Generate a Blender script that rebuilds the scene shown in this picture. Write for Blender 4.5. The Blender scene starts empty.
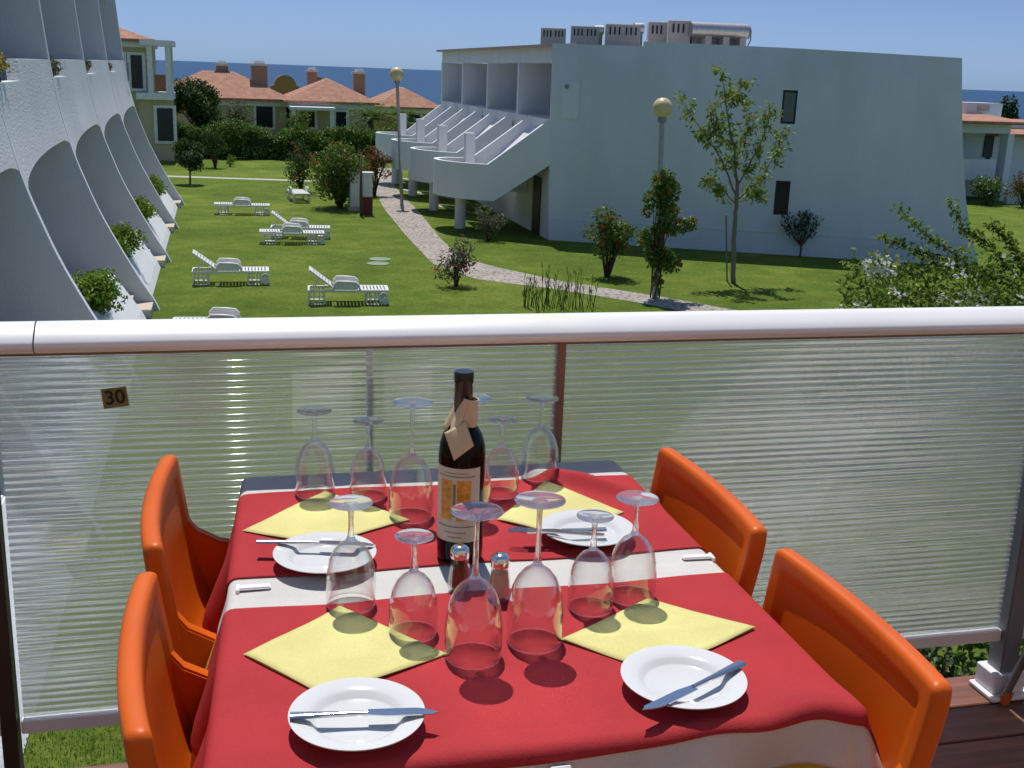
import bpy, bmesh, math, random
from mathutils import Vector, Matrix, noise
random.seed(7)
RAD = math.radians
C = bpy.context.scene.collection
scn = bpy.context.scene

# ------------------------------------------------------------------ camera
CAM = Vector((0, 0, 1.55)); F = 1149.46
YAW, PITCH, ROLL = 0.250524, 0.264448, 0.036537
def _axes():
    cy, sy, cp, sp = math.cos(YAW), math.sin(YAW), math.cos(PITCH), math.sin(PITCH)
    d = Vector((sy*cp, cy*cp, -sp)); r = Vector((cy, -sy, 0)); u = r.cross(d)
    c, s = math.cos(ROLL), math.sin(ROLL)
    return r*c + u*s, u*c - r*s, d
CR, CU, CD = _axes()
cam = bpy.data.cameras.new('camera'); cam.sensor_width = 36; cam.lens = F/1024*36
cam.clip_start = .05; cam.clip_end = 200000
co = bpy.data.objects.new('camera', cam); C.objects.link(co)
m = Matrix((CR, CU, -CD)).transposed().to_4x4(); m.translation = CAM
co.matrix_world = m; scn.camera = co
G = -3.95                                   # lawn level; the terrace deck is z = 0
def ray(x, y): return CD + CR*((x-512)/F) - CU*((y-384)/F)
def atz(x, y, z=G):
    d = ray(x, y); return CAM + d*((z-CAM.z)/d.z)
def aty(x, y, Y):
    d = ray(x, y); return CAM + d*(Y/d.y)

# ------------------------------------------------------------------ light
SUN_EL, SUN_AZ = RAD(67), RAD(0.9)          # ahead of the camera, along +Y
w = bpy.data.worlds.new('World'); scn.world = w; w.use_nodes = True
nt = w.node_tree; bg = nt.nodes['Background']
sky = nt.nodes.new('ShaderNodeTexSky'); sky.sky_type = 'NISHITA'; sky.sun_disc = False
sky.sun_elevation = SUN_EL; sky.sun_rotation = SUN_AZ
sky.altitude = 40; sky.air_density = 1.0; sky.dust_density = 0.35; sky.ozone_density = 3.0
tc_ = nt.nodes.new('ShaderNodeTexCoord'); sx_ = nt.nodes.new('ShaderNodeSeparateXYZ'); nt.links.new(tc_.outputs['Generated'], sx_.inputs[0])
rp_ = nt.nodes.new('ShaderNodeValToRGB'); el_ = rp_.color_ramp.elements; nt.links.new(sx_.outputs[2], rp_.inputs[0])
while len(el_) < 4: el_.new(.5)
for k_, (p_, c_) in enumerate(((0, (.26, .41, .80)), (.07, (.28, .335, .55)), (.35, (.60, .61, .64)), (1, (.70, .67, .63)))):
    el_[k_].position = p_; el_[k_].color = (*c_, 1)
ml_ = nt.nodes.new('ShaderNodeMixRGB'); ml_.blend_type = 'MULTIPLY'; ml_.inputs[0].default_value = 1      # bluer, hazier air low over the sea
nt.links.new(sky.outputs[0], ml_.inputs[1]); nt.links.new(rp_.outputs[0], ml_.inputs[2])
nt.links.new(ml_.outputs[0], bg.inputs[0]); bg.inputs[1].default_value = 0.15
sl = bpy.data.lights.new('sun', 'SUN'); sl.energy = 3.9; sl.angle = RAD(.53); sl.color = (1, .955, .89)
so = bpy.data.objects.new('sun', sl); C.objects.link(so)
sd = Vector((math.sin(SUN_AZ)*math.cos(SUN_EL), math.cos(SUN_AZ)*math.cos(SUN_EL), math.sin(SUN_EL)))
so.rotation_euler = sd.to_track_quat('Z', 'Y').to_euler(); so.location = (0, 0, 30)
scn.view_settings.view_transform = 'Standard'; scn.view_settings.look = 'None'
scn.view_settings.exposure = 0.13; scn.view_settings.gamma = 1
cy = scn.cycles
cy.max_bounces = 20; cy.transparent_max_bounces = 40; cy.transmission_bounces = 16; cy.glossy_bounces = 6; cy.diffuse_bounces = 4
cy.use_denoising = True; cy.sample_clamp_indirect = 10; cy.caustics_reflective = False; cy.caustics_refractive = True; cy.blur_glossy = .5

# ------------------------------------------------------------------ materials
class NT:
    def __init__(s, name):
        s.m = bpy.data.materials.new(name); s.m.use_nodes = True; s.t = s.m.node_tree
        s.p = s.t.nodes['Principled BSDF']; s.o = s.t.nodes['Material Output']
    def n(s, typ, **kw):
        x = s.t.nodes.new('ShaderNode'+typ)
        for k, v in kw.items(): setattr(x, k, v)
        return x
    def l(s, a, b): s.t.links.new(a, b)
    def coord(s, scale=1, loc=None):
        tc = s.n('TexCoord'); mp = s.n('Mapping'); s.l(tc.outputs['Object'], mp.inputs[0])
        mp.inputs['Scale'].default_value = (scale,)*3 if isinstance(scale, (int, float)) else scale
        return mp.outputs[0]
    def noise(s, sc, scale=1, detail=4, rough=.55):
        x = s.n('TexNoise'); s.l(s.coord(scale), x.inputs['Vector']); x.inputs['Scale'].default_value = sc
        x.inputs['Detail'].default_value = detail; x.inputs['Roughness'].default_value = rough
        return x.outputs['Fac']
    def ramp(s, fac, stops):
        r = s.n('ValToRGB'); e = r.color_ramp.elements
        while len(e) < len(stops): e.new(.5)
        for k, (p, c) in enumerate(stops):
            e[k].position = p; e[k].color = (*c, 1) if len(c) == 3 else c
        s.l(fac, r.inputs[0]); return r.outputs[0]
    def mix(s, a, b, fac, mode='MIX'):
        x = s.n('MixRGB', blend_type=mode)
        for i, v in ((0, fac), (1, a), (2, b)):
            if isinstance(v, (int, float)): x.inputs[i].default_value = v
            elif isinstance(v, tuple): x.inputs[i].default_value = (*v, 1)
            else: s.l(v, x.inputs[i])
        return x.outputs[0]
    def bump(s, h, strength=.3, dist=.01):
        b = s.n('Bump'); b.inputs['Strength'].default_value = strength; b.inputs['Distance'].default_value = dist
        s.l(h, b.inputs['Height']); s.l(b.outputs[0], s.p.inputs['Normal']); return b.outputs[0]
    def col(s, c): s.l(c, s.p.inputs['Base Color']) if not isinstance(c, tuple) else setattr(s.p.inputs['Base Color'], 'default_value', (*c, 1))
    def set(s, **k):
        for a, b in k.items(): s.p.inputs[a.replace('_', ' ')].default_value = b
        return s
M = {}
def simple(name, col, rough=.6, metal=0, var=.12, sc=8, bump=0, bsc=60, bdist=.002, **kw):
    n = NT(name); n.set(Roughness=rough, Metallic=metal)
    f = n.noise(sc)
    dk = tuple(c*(1-var) for c in col); lt = tuple(min(1, c*(1+var)) for c in col)
    n.col(n.ramp(f, [(.3, dk), (.7, lt)]))
    if bump: n.bump(n.noise(bsc), bump, bdist)
    for k, v in kw.items(): n.p.inputs[k.replace('_', ' ')].default_value = v
    M[name] = n.m; return n
def stucco(name, col, stain=.12, bsc=28, bd=.02, bs=.5):
    n = NT(name); n.set(Roughness=.9)
    f = n.noise(.35, detail=6); f2 = n.noise(.9, scale=(1, 1, .18), detail=5)
    a = n.ramp(f, [(.3, tuple(c*(1-stain) for c in col)), (.7, col)])
    b = n.ramp(f2, [(.32, (.93, .93, .92)), (.6, (1, 1, 1))])
    n.col(n.mix(a, b, 1.0, 'MULTIPLY')); n.bump(n.noise(bsc, detail=3), bs, bd); M[name] = n.m
def leafmat(name, stops, trans=.35, rough=.5):
    n = NT(name); g = n.n('NewGeometry')
    c = n.ramp(g.outputs['Random Per Island'], stops)
    n.col(c); n.set(Roughness=rough); n.p.inputs['Specular IOR Level'].default_value = .35
    tr = n.n('BsdfTranslucent'); n.l(n.mix(c, (1.0, .95, .35), .35, 'MIX') if False else c, tr.inputs[0])
    mx = n.n('MixShader'); mx.inputs[0].default_value = trans
    n.l(n.p.outputs[0], mx.inputs[1]); n.l(tr.outputs[0], mx.inputs[2]); n.l(mx.outputs[0], n.o.inputs[0])
    M[name] = n.m

stucco('wall_white', (.70, .74, .78)); stucco('rough_white', (.68, .71, .73), bsc=22, bd=.03, bs=.6)
stucco('parapet_white', (.74, .76, .79), stain=.08)
stucco('bounce_cream', (.62, .50, .38)); stucco('villa_cream', (.52, .44, .28)); stucco('villa_ochre', (.40, .24, .08))
simple('trim_white', (.72, .72, .70), .7); simple('dark_glass', (.012, .016, .02), .2, var=.3, Specular_IOR_Level=.25)
simple('window_frame', (.02, .022, .024), .5); simple('curtain', (.16, .17, .17), .9, sc=20)
simple('step_beige', (.52, .45, .36), .85, bump=.3); simple('concrete', (.42, .40, .35), .9, bump=.4)
simple('block_grey', (.46, .42, .39), .9, bump=.5); simple('tank_steel', (.55, .52, .5), .35, metal=.8)
simple('lounger_white', (.72, .72, .70), .4, var=.04); simple('galvanised', (.34, .35, .35), .45, metal=.7)
simple('bark', (.10, .075, .05), .9, bump=.8, bsc=30, bdist=.02); simple('stem_brown', (.085, .06, .035), .9)
simple('pale_bark', (.2, .17, .13), .9, bump=.6); simple('dark_red', (.16, .02, .02), .7)
simple('chimney_brick', (.42, .26, .17), .9, sc=20, var=.25, bump=.5); simple('rail_aluminium', (.84, .84, .83), .30, metal=.05, var=.03)
simple('post_brown', (.035, .02, .014), .5); simple('post_bronze', (.25, .13, .085), .5, metal=.2)
simple('grey_cap', (.22, .23, .24), .5); simple('chair_tube', (.36, .36, .37), .3, metal=.9)
simple('steel', (.62, .63, .66), .16, metal=1, var=.04); simple('chrome', (.8, .8, .8), .12, metal=1, var=.03)
simple('porcelain', (.64, .65, .65), .12, var=.02); simple('clip_white', (.8, .8, .8), .35, var=.03)
simple('foil_black', (.010, .008, .009), .28); simple('label_cream', (.62, .55, .43), .6, var=.06)
simple('label_gold', (.62, .27, .03), .5, var=.35, sc=90); simple('label_ink', (.22, .15, .09), .7)
simple('paper_beige', (.66, .50, .30), .85, var=.05, sc=40, bump=.25, bsc=250, bdist=.001)
simple('number_olive', (.20, .19, .035), .6); simple('ink_black', (.008, .008, .008), .6); simple('foot_orange', (.6, .12, .02), .5)
simple('pink_tile', (.52, .34, .27), .85, var=.2, sc=5); simple('clay', (.35, .14, .07), .8); simple('lid_green', (.18, .25, .16), .7); simple('soil', (.09, .06, .035), 1, bump=.8)
simple('lamp_globe', (.62, .50, .24), .3, var=.1, sc=6)
n = NT('chair_orange'); n.col(n.ramp(n.noise(5), [(.3, (.58, .097, .004)), (.7, (.64, .115, .005))])); n.set(Roughness=.42); n.p.inputs['Specular IOR Level'].default_value = .3
n.bump(n.noise(900, detail=2), .12, .0004); M['chair_orange'] = n.m

def cloth(name, col, weave=1500, trans=.0, tint=None):
    n = NT(name); n.set(Roughness=.85); n.p.inputs['Specular IOR Level'].default_value = .15
    a = n.ramp(n.noise(7, detail=5), [(.3, tuple(c*.88 for c in col)), (.7, tuple(min(1, c*1.06) for c in col))])
    fine = n.ramp(n.noise(420, detail=2), [(.3, (.82, .82, .82)), (.7, (1, 1, 1))])
    n.col(n.mix(a, fine, .6, 'MULTIPLY'))
    big = n.noise(14, detail=3); wv = n.noise(500, detail=2); cr = []
    for ax, sc_ in (('X', 1.29), ('Y', 1.36)):            # pressed fold lines
        w_ = n.n('TexWave', wave_type='BANDS', bands_direction=ax, wave_profile='SIN'); n.l(n.coord(1, None), w_.inputs['Vector']); w_.inputs['Scale'].default_value = sc_; w_.inputs['Phase Offset'].default_value = 1.1
        cr.append(n.ramp(w_.outputs['Fac'], [(.975, (0, 0, 0)), (1, (1, 1, 1))]))
    n.bump(n.mix(n.mix(n.mix(big, wv, .35), cr[0], .22, 'ADD'), cr[1], .22, 'ADD'), .4, .004)
    if trans:
        tr = n.n('BsdfTranslucent'); tr.inputs[0].default_value = (*(tint or col), 1)
        mx = n.n('MixShader'); mx.inputs[0].default_value = trans
        n.l(n.p.outputs[0], mx.inputs[1]); n.l(tr.outputs[0], mx.inputs[2]); n.l(mx.outputs[0], n.o.inputs[0])
    M[name] = n.m
cloth('pepper', (.30, .15, .08), trans=.5); cloth('salt', (.84, .68, .55), trans=.55)
cloth('cloth_red', (.470, .043, .050), trans=.1); cloth('cloth_white', (.78, .77, .755), trans=.25, tint=(.74, .66, .5))
cloth('cloth_yellow', (.70, .50, .05), trans=.3); cloth('napkin_yellow', (.68, .635, .26))

# glass: thin walls as fresnel-weighted clear sheet, solid stem and foot as true glass
def thin_glass(name, tint=(.97, .975, .97), ior=1.45, boost=1.0):
    n = NT(name); t = n.n('BsdfTransparent'); t.inputs[0].default_value = (*tint, 1)
    g = n.n('BsdfGlossy'); g.inputs['Roughness'].default_value = .012; g.inputs[0].default_value = (.95, .95, .95, 1)
    lw = n.n('LayerWeight'); lw.inputs[0].default_value = .5
    pw = n.n('Math', operation='POWER'); n.l(lw.outputs['Facing'], pw.inputs[0]); pw.inputs[1].default_value = 2.3
    ma = n.n('Math', operation='MULTIPLY_ADD'); n.l(pw.outputs[0], ma.inputs[0]); ma.inputs[1].default_value = 1.0; ma.inputs[2].default_value = .03
    mx = n.n('MixShader'); n.l(ma.outputs[0], mx.inputs[0]); n.l(t.outputs[0], mx.inputs[1]); n.l(g.outputs[0], mx.inputs[2])
    n.l(mx.outputs[0], n.o.inputs[0]); M[name] = n.m
thin_glass('glass_bowl', ior=1.5); thin_glass('glass_jar', (.985, .985, .985))
def solid_glass(name, clear=.3, col=(.98, .985, .985), rough=0.0, ior=1.47):
    n = NT(name); g = n.n('BsdfGlass'); g.inputs['IOR'].default_value = ior; g.inputs[0].default_value = (*col, 1); g.inputs['Roughness'].default_value = rough
    t = n.n('BsdfTransparent'); t.inputs[0].default_value = (.98, .98, .98, 1)
    mx = n.n('MixShader'); mx.inputs[0].default_value = clear; n.l(g.outputs[0], mx.inputs[1]); n.l(t.outputs[0], mx.inputs[2])
    n.l(mx.outputs[0], n.o.inputs[0]); M[name] = n.m
solid_glass('glass_solid', .16); solid_glass('glass_stem', .45)
n = NT('bottle_glass'); n.col((.008, .005, .005)); n.set(Roughness=.07); n.p.inputs['Specular IOR Level'].default_value = .15; M['bottle_glass'] = n.m

# ribbed twin-wall sheet of the railing
n = NT('panel_sheet')
wv = n.n('TexWave', wave_type='BANDS', bands_direction='Z', wave_profile='SIN'); n.l(n.coord(1), wv.inputs['Vector'])
wv.inputs['Scale'].default_value = 20; wv.inputs['Distortion'].default_value = 0
nz = n.n('TexNoise'); n.l(n.coord((2.5, 2.5, 110)), nz.inputs['Vector']); nz.inputs['Scale'].default_value = 1; nz.inputs['Detail'].default_value = 3
hgt = n.mix(wv.outputs['Fac'], nz.outputs['Fac'], .5)
bm_ = n.n('Bump'); bm_.inputs['Strength'].default_value = .9; bm_.inputs['Distance'].default_value = .011; n.l(hgt, bm_.inputs['Height'])
rf = n.n('BsdfRefraction'); rf.inputs['IOR'].default_value = 1.20; rf.inputs['Roughness'].default_value = .27
rf.inputs[0].default_value = (.88, .89, .89, 1); n.l(bm_.outputs[0], rf.inputs['Normal'])
tp = n.n('BsdfTransparent'); tp.inputs[0].default_value = (.9, .92, .92, 1)
tl = n.n('BsdfTranslucent'); tl.inputs[0].default_value = (.58, .58, .57, 1)
gl = n.n('BsdfGlossy'); gl.inputs['Roughness'].default_value = .18; n.l(bm_.outputs[0], gl.inputs['Normal'])
m1 = n.n('MixShader'); m1.inputs[0].default_value = .16; n.l(rf.outputs[0], m1.inputs[1]); n.l(tp.outputs[0], m1.inputs[2])
m2 = n.n('MixShader'); m2.inputs[0].default_value = .22; n.l(m1.outputs[0], m2.inputs[1]); n.l(tl.outputs[0], m2.inputs[2])
m3 = n.n('MixShader'); m3.inputs[0].default_value = .05; n.l(m2.outputs[0], m3.inputs[1]); n.l(gl.outputs[0], m3.inputs[2])
n.l(m3.outputs[0], n.o.inputs[0]); M['panel_sheet'] = n.m
n = NT('panel_clear'); tp = n.n('BsdfTransparent'); tp.inputs[0].default_value = (.93, .95, .95, 1); n.l(tp.outputs[0], n.o.inputs[0]); M['panel_clear'] = n.m
n = NT('panel_rib'); n.col((.62, .63, .60)); n.set(Roughness=.05); n.p.inputs['Specular IOR Level'].default_value = 1.0
tl = n.n('BsdfTransparent'); mx = n.n('MixShader'); mx.inputs[0].default_value = .50
n.l(n.p.outputs[0], mx.inputs[1]); n.l(tl.outputs[0], mx.inputs[2]); n.l(mx.outputs[0], n.o.inputs[0]); M['panel_rib'] = n.m

# ground
n = NT('lawn'); n.set(Roughness=.95); n.p.inputs['Specular IOR Level'].default_value = .1
a = n.ramp(n.noise(.22, detail=5, rough=.6), [(.30, (.088, .142, .020)), (.52, (.126, .186, .028)), (.72, (.176, .226, .042))])
b = n.ramp(n.noise(14, detail=6, rough=.75), [(.25, (.45, .5, .4)), (.5, (.95, .95, .9)), (.75, (1.5, 1.4, 1.3))])
c = n.mix(a, b, 1, 'MULTIPLY'); d = n.ramp(n.noise(1.1, detail=6, rough=.65), [(.30, (.74, .84, .72)), (.52, (1.05, 1.05, 1.0)), (.68, (1.42, 1.24, 1.35))])
n.col(n.mix(c, d, 1, 'MULTIPLY')); n.bump(n.noise(22, detail=5, rough=.8), .9, .06); M['lawn'] = n.m
n = NT('gravel'); n.set(Roughness=.95)
v = n.n('TexVoronoi'); n.l(n.coord(1), v.inputs['Vector']); v.inputs['Scale'].default_value = 9
vc = n.ramp(v.outputs['Distance'], [(.05, (.46, .43, .39)), (.5, (.33, .305, .275)), (.85, (.15, .135, .12))])
n.col(n.mix(vc, n.ramp(n.noise(1.2, detail=6, rough=.7), [(.3, (.8, .78, .75)), (.7, (1.15, 1.12, 1.1))]), 1, 'MULTIPLY')); n.bump(v.outputs['Distance'], -.6, .03); M['gravel'] = n.m
n = NT('sea'); n.set(Roughness=.42); n.col(n.ramp(n.noise(.0012, scale=(1, 3, 1), detail=6), [(.3, (.010, .048, .115)), (.7, (.016, .062, .14))]))
n.p.inputs['Specular IOR Level'].default_value = .08
n.bump(n.noise(.03, scale=(.5, 1.5, 1), detail=6), .6, 3); M['sea'] = n.m
n = NT('scrub'); n.set(Roughness=1); n.col(n.ramp(n.noise(.15, detail=6), [(.3, (.05, .07, .02)), (.7, (.14, .13, .05))])); M['scrub'] = n.m
n = NT('deck_wood'); n.set(Roughness=.6)
g = n.noise(3, scale=(1, 14, 14), detail=7, rough=.65)
n.col(n.mix(n.ramp(g, [(.3, (.105, .034, .020)), (.7, (.25, .095, .055))]), n.ramp(n.noise(2.2), [(.3, (.75, .75, .75)), (.7, (1.15, 1.1, 1.1))]), 1, 'MULTIPLY')); n.bump(g, .3, .002); M['deck_wood'] = n.m
n = NT('roof_tile'); n.set(Roughness=.85)
wx = n.n('TexWave', wave_type='BANDS', bands_direction='X'); n.l(n.coord(1), wx.inputs['Vector']); wx.inputs['Scale'].default_value = 1.3
wz = n.n('TexWave', wave_type='BANDS', bands_direction='Z', wave_profile='SAW'); n.l(n.coord(1), wz.inputs['Vector']); wz.inputs['Scale'].default_value = 2.2
base = n.ramp(n.noise(2.2, detail=6, rough=.7), [(.25, (.27, .12, .070)), (.5, (.41, .20, .125)), (.78, (.52, .32, .21))])
n.col(n.mix(base, n.ramp(wz.outputs['Fac'], [(.0, (.55, .5, .5)), (.25, (1, 1, 1))]), .7, 'MULTIPLY'))
n.bump(n.mix(wx.outputs['Fac'], wz.outputs['Fac'], .4), .8, .08); M['roof_tile'] = n.m

leafmat('leaf_dark', [(0, (0.016, 0.041, 0.008)), (.5, (0.038, 0.081, 0.016)), (1, (0.081, 0.142, 0.024))])
leafmat('leaf_hedge', [(0, (0.034, 0.085, 0.011)), (.5, (0.085, 0.179, 0.022)), (1, (0.179, 0.284, 0.042))])
leafmat('leaf_mid', [(0, (0.050, 0.100, 0.013)), (.5, (0.109, 0.192, 0.024)), (1, (0.217, 0.283, 0.050))])
leafmat('leaf_light', [(0, (0.105, 0.176, 0.024)), (.5, (0.193, 0.290, 0.039)), (1, (0.351, 0.386, 0.078))])
leafmat('leaf_bright', [(0, (0.067, 0.150, 0.012)), (.5, (0.134, 0.256, 0.022)), (1, (0.256, 0.360, 0.044))])
leafmat('leaf_lime', [(0, (.07, .125, .015)), (.5, (.135, .215, .028)), (1, (.27, .34, .06))], trans=.58)
leafmat('leaf_grey', [(0, (0.069, 0.086, 0.040)), (.5, (0.138, 0.161, 0.081)), (1, (0.230, 0.241, 0.138))])
leafmat('leaf_rust', [(0, (.08, .05, .015)), (.5, (.16, .10, .02)), (1, (.10, .12, .02))])
leafmat('leaf_yellow', [(0, (.16, .18, .02)), (.5, (.30, .24, .03)), (1, (.42, .30, .04))])
leafmat('petal_red', [(0, (.35, .02, .02)), (1, (.60, .07, .04))]); leafmat('petal_orange', [(0, (.45, .06, .02)), (1, (.55, .14, .06))])
leafmat('petal_white', [(0, (.62, .64, .58)), (1, (.82, .82, .80))]); leafmat('petal_pink', [(0, (.5, .22, .25)), (1, (.6, .4, .38))])

# ------------------------------------------------------------------ mesh builders
class MB:
    def __init__(s): s.b = bmesh.new()
    def poly(s, pts, mi=0):
        f = s.b.faces.new([s.b.verts.new(p) for p in pts]); f.material_index = mi; return f
    def box(s, x0, x1, y0, y1, z0, z1, rot=None):
        vs = [Vector((x, y, z)) for z in (z0, z1) for y in (y0, y1) for x in (x0, x1)]
        if rot is not None: vs = [rot @ v for v in vs]
        v = [s.b.verts.new(p) for p in vs]
        for q in ((0, 2, 3, 1), (4, 5, 7, 6), (0, 1, 5, 4), (2, 6, 7, 3), (0, 4, 6, 2), (1, 3, 7, 5)): s.b.faces.new([v[i] for i in q])
        return s
    def prism(s, pts, off):
        """polygon of 3-D points extruded by vector off"""
        off = Vector(off); a = [s.b.verts.new(p) for p in pts]; c = [s.b.verts.new(Vector(p)+off) for p in pts]; k = len(pts)
        s.b.faces.new(a[::-1]); s.b.faces.new(c)
        for i in range(k): s.b.faces.new((a[i], a[(i+1) % k], c[(i+1) % k], c[i]))
        return s
    def tube(s, pts, r, seg=10, caps=True):
        pts = [Vector(p) for p in pts]; rs = r if isinstance(r, (list, tuple)) else [r]*len(pts); rings = []
        up = Vector((0, 0, 1))
        for i, p in enumerate(pts):
            t = (pts[min(i+1, len(pts)-1)] - pts[max(i-1, 0)]).normalized()
            a = t.cross(up if abs(t.z) < .95 else Vector((0, 1, 0))).normalized(); b = t.cross(a)
            rings.append([s.b.verts.new(p + (a*math.cos(q) + b*math.sin(q))*rs[i]) for q in [2*math.pi*j/seg for j in range(seg)]])
        for A, B in zip(rings, rings[1:]):
            for j in range(seg): s.b.faces.new((A[j], A[(j+1) % seg], B[(j+1) % seg], B[j]))
        if caps: s.b.faces.new(rings[0][::-1]); s.b.faces.new(rings[-1])
        return s
    def lathe(s, prof, seg=32, c=(0, 0, 0), closed=False):
        c = Vector(c); rings = []
        for r, z in prof:
            if r < 1e-6: rings.append([s.b.verts.new(c+Vector((0, 0, z)))])
            else: rings.append([s.b.verts.new(c+Vector((r*math.cos(2*math.pi*j/seg), r*math.sin(2*math.pi*j/seg), z))) for j in range(seg)])
        pr = list(zip(rings, rings[1:])) + ([(rings[-1], rings[0])] if closed else [])
        for A, B in pr:
            for j in range(seg):
                k = (j+1) % seg
                if len(A) == 1 and len(B) == 1: continue
                if len(A) == 1: s.b.faces.new((A[0], B[k], B[j]))
                elif len(B) == 1: s.b.faces.new((A[j], A[k], B[0]))
                else: s.b.faces.new((A[j], A[k], B[k], B[j]))
        return s
    def sphere(s, c, r, seg=16, sc=(1, 1, 1)):
        p = [(r*math.sin(math.pi*i/seg), -r*math.cos(math.pi*i/seg)) for i in range(seg+1)]
        p[0] = (0, -r); p[-1] = (0, r)
        n0 = len(s.b.verts); s.lathe(p, seg*2)
        s.b.verts.ensure_lookup_table()
        for v in s.b.verts[n0:]: v.co = Vector((v.co.x*sc[0], v.co.y*sc[1], v.co.z*sc[2])) + Vector(c)
        return s
    def grid(s, fn, nu, nv, mi=0):
        v = [[s.b.verts.new(fn(i/nu, j/nv)) for j in range(nv+1)] for i in range(nu+1)]
        for i in range(nu):
            for j in range(nv):
                f = s.b.faces.new((v[i][j], v[i+1][j], v[i+1][j+1], v[i][j+1])); f.material_index = mi
        return s
    def leaf(s, p, n, L, W, up=None):
        """a folded diamond leaf at p, facing n"""
        n = n.normalized(); a = n.orthogonal().normalized(); a.rotate(Matrix.Rotation(random.uniform(0, 6.283), 3, n))
        if up is not None: a = up.normalized()
        b = n.cross(a).normalized()
        t = s.b.verts.new(p); e = s.b.verts.new(p + a*L); q = n*W*.35
        l = s.b.verts.new(p + a*L*.5 + b*W*.5 + q); r = s.b.verts.new(p + a*L*.5 - b*W*.5 + q)
        s.b.faces.new((t, l, e)); s.b.faces.new((t, e, r))
    def bevel(s, w=.01, seg=2, ang=40):
        bmesh.ops.recalc_face_normals(s.b, faces=s.b.faces)
        ed = [e for e in s.b.edges if len(e.link_faces) == 2 and e.calc_face_angle(0) > RAD(ang)]
        bmesh.ops.bevel(s.b, geom=ed, offset=w, segments=seg, affect='EDGES', clamp_overlap=True); return s

def obj(name, mb, mat, parent=None, smooth=None, recalc=True, world=True, label=None, kind=None):
    if recalc: bmesh.ops.recalc_face_normals(mb.b, faces=mb.b.faces)
    me = bpy.data.meshes.new(name); 
    if parent is not None and world:
        org = parent
        while org.parent: org = org.parent
        inv = Matrix.LocRotScale(org.location, org.rotation_euler, None).inverted()
        bmesh.ops.transform(mb.b, matrix=inv, verts=mb.b.verts)
    mb.b.to_mesh(me); mb.b.free()
    for x in (mat if isinstance(mat, (list, tuple)) else [mat]): me.materials.append(M[x])
    if smooth is not None:
        me.polygons.foreach_set('use_smooth', [True]*len(me.polygons))
        if smooth < 180: me.set_sharp_from_angle(angle=RAD(smooth))
    o = bpy.data.objects.new(name, me); C.objects.link(o)
    if parent is not None: o.parent = parent
    if label: o['label'] = label
    if kind: o['kind'] = kind
    return o
def thing(name, label, cat, loc=(0, 0, 0), rz=0, group=None):
    o = bpy.data.objects.new(name, None); C.objects.link(o); o.empty_display_size = .1
    o.location = loc; o.rotation_euler = (0, 0, rz); o['label'] = label; o['category'] = cat
    if group: o['group'] = group
    return o
def tag(o, label, cat, group=None):
    o['label'] = label; o['category'] = cat
    if group: o['group'] = group
    return o
def copy_tree(o, parent=None):
    c = o.copy(); C.objects.link(c); c.parent = parent
    for ch in list(o.children): copy_tree(ch, c)
    return c
def V(*a): return Vector(a)
def rnd(a, b): return random.uniform(a, b)
def rdir():
    while True:
        v = Vector((rnd(-1, 1), rnd(-1, 1), rnd(-1, 1)))
        if .05 < v.length < 1: return v.normalized()

# ================================================================== SETTING
mb = MB()
def gz(x, y):
    t = min(1, max(0, (y-118)/90)); return G - 44*(t*t*(3-2*t))
mb.grid(lambda u, v: V(-260+620*u, -60+300*v, gz(0, -60+300*v)), 20, 60)
obj('lawn', mb, 'lawn', kind='structure', smooth=180)
mb = MB(); mb.poly([(-90000, 150, -42), (90000, 150, -42), (90000, 120000, -42), (-90000, 120000, -42)])
obj('sea', mb, 'sea', kind='structure')
def strip(name, L, R, mat, dz=.006):
    mb = MB(); n = len(L)
    for i in range(n-1):
        a, b, c, d = L[i], R[i], R[i+1], L[i+1]
        for k in range(4):
            t0, t1 = k/4, (k+1)/4
            mb.poly([(*a.lerp(d, t0).xy, G+dz), (*b.lerp(c, t0).xy, G+dz), (*b.lerp(c, t1).xy, G+dz), (*a.lerp(d, t1).xy, G+dz)])
    return obj(name, mb, mat, kind='structure')
L = [atz(*p) for p in ((378, 168), (372, 187), (385, 210), (408, 238), (433, 264), (475, 279), (560, 290), (640, 303))] + [V(13.5, 21.5, G), V(22, 16, G)]
R_ = [atz(*p) for p in ((392, 168), (395, 187), (420, 213), (440, 238), (462, 258), (500, 268), (560, 281), (662, 297))] + [V(14.3, 23.0, G), V(22.6, 17.4, G)]
strip('gravel_path', L, R_, 'gravel')
a, b, c = atz(165, 177), atz(300, 181.5), atz(372, 184)
strip('garden_path', [a, b, c], [a+V(0, .75, 0), b+V(0, .75, 0), c+V(0, .75, 0)], 'concrete', .010)
for k, (p, q) in enumerate((((402, 190), (470, 203)), ((432, 205), (510, 222)), ((462, 241), (470, 220)))):
    if k == 2: continue
    a, b = atz(*p), atz(*q); strip('entrance_path', [a, b], [a+V(0, .7, 0), b+V(0, .7, 0)], 'concrete', .010)
a, b = atz(398, 178), atz(440, 186); strip('entrance_path', [a, b], [a+V(0, .7, 0), b+V(0, .7, 0)], 'concrete', .010)

L = [atz(*p) for p in ((824, 334), (745, 375), (690, 415), (640, 470), (600, 545), (540, 650))]
R_ = [atz(*p) for p in ((960, 338), (900, 400), (870, 440), (825, 495), (790, 560), (770, 660))]
strip('gravel_path', L, R_, 'gravel', .010)
L = [atz(*p) for p in ((165, 338), (160, 380), (170, 430))]; R_ = [atz(*p) for p in ((232, 338), (232, 380), (222, 430))]
strip('flower_bed', L, R_, 'soil', .012)

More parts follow.
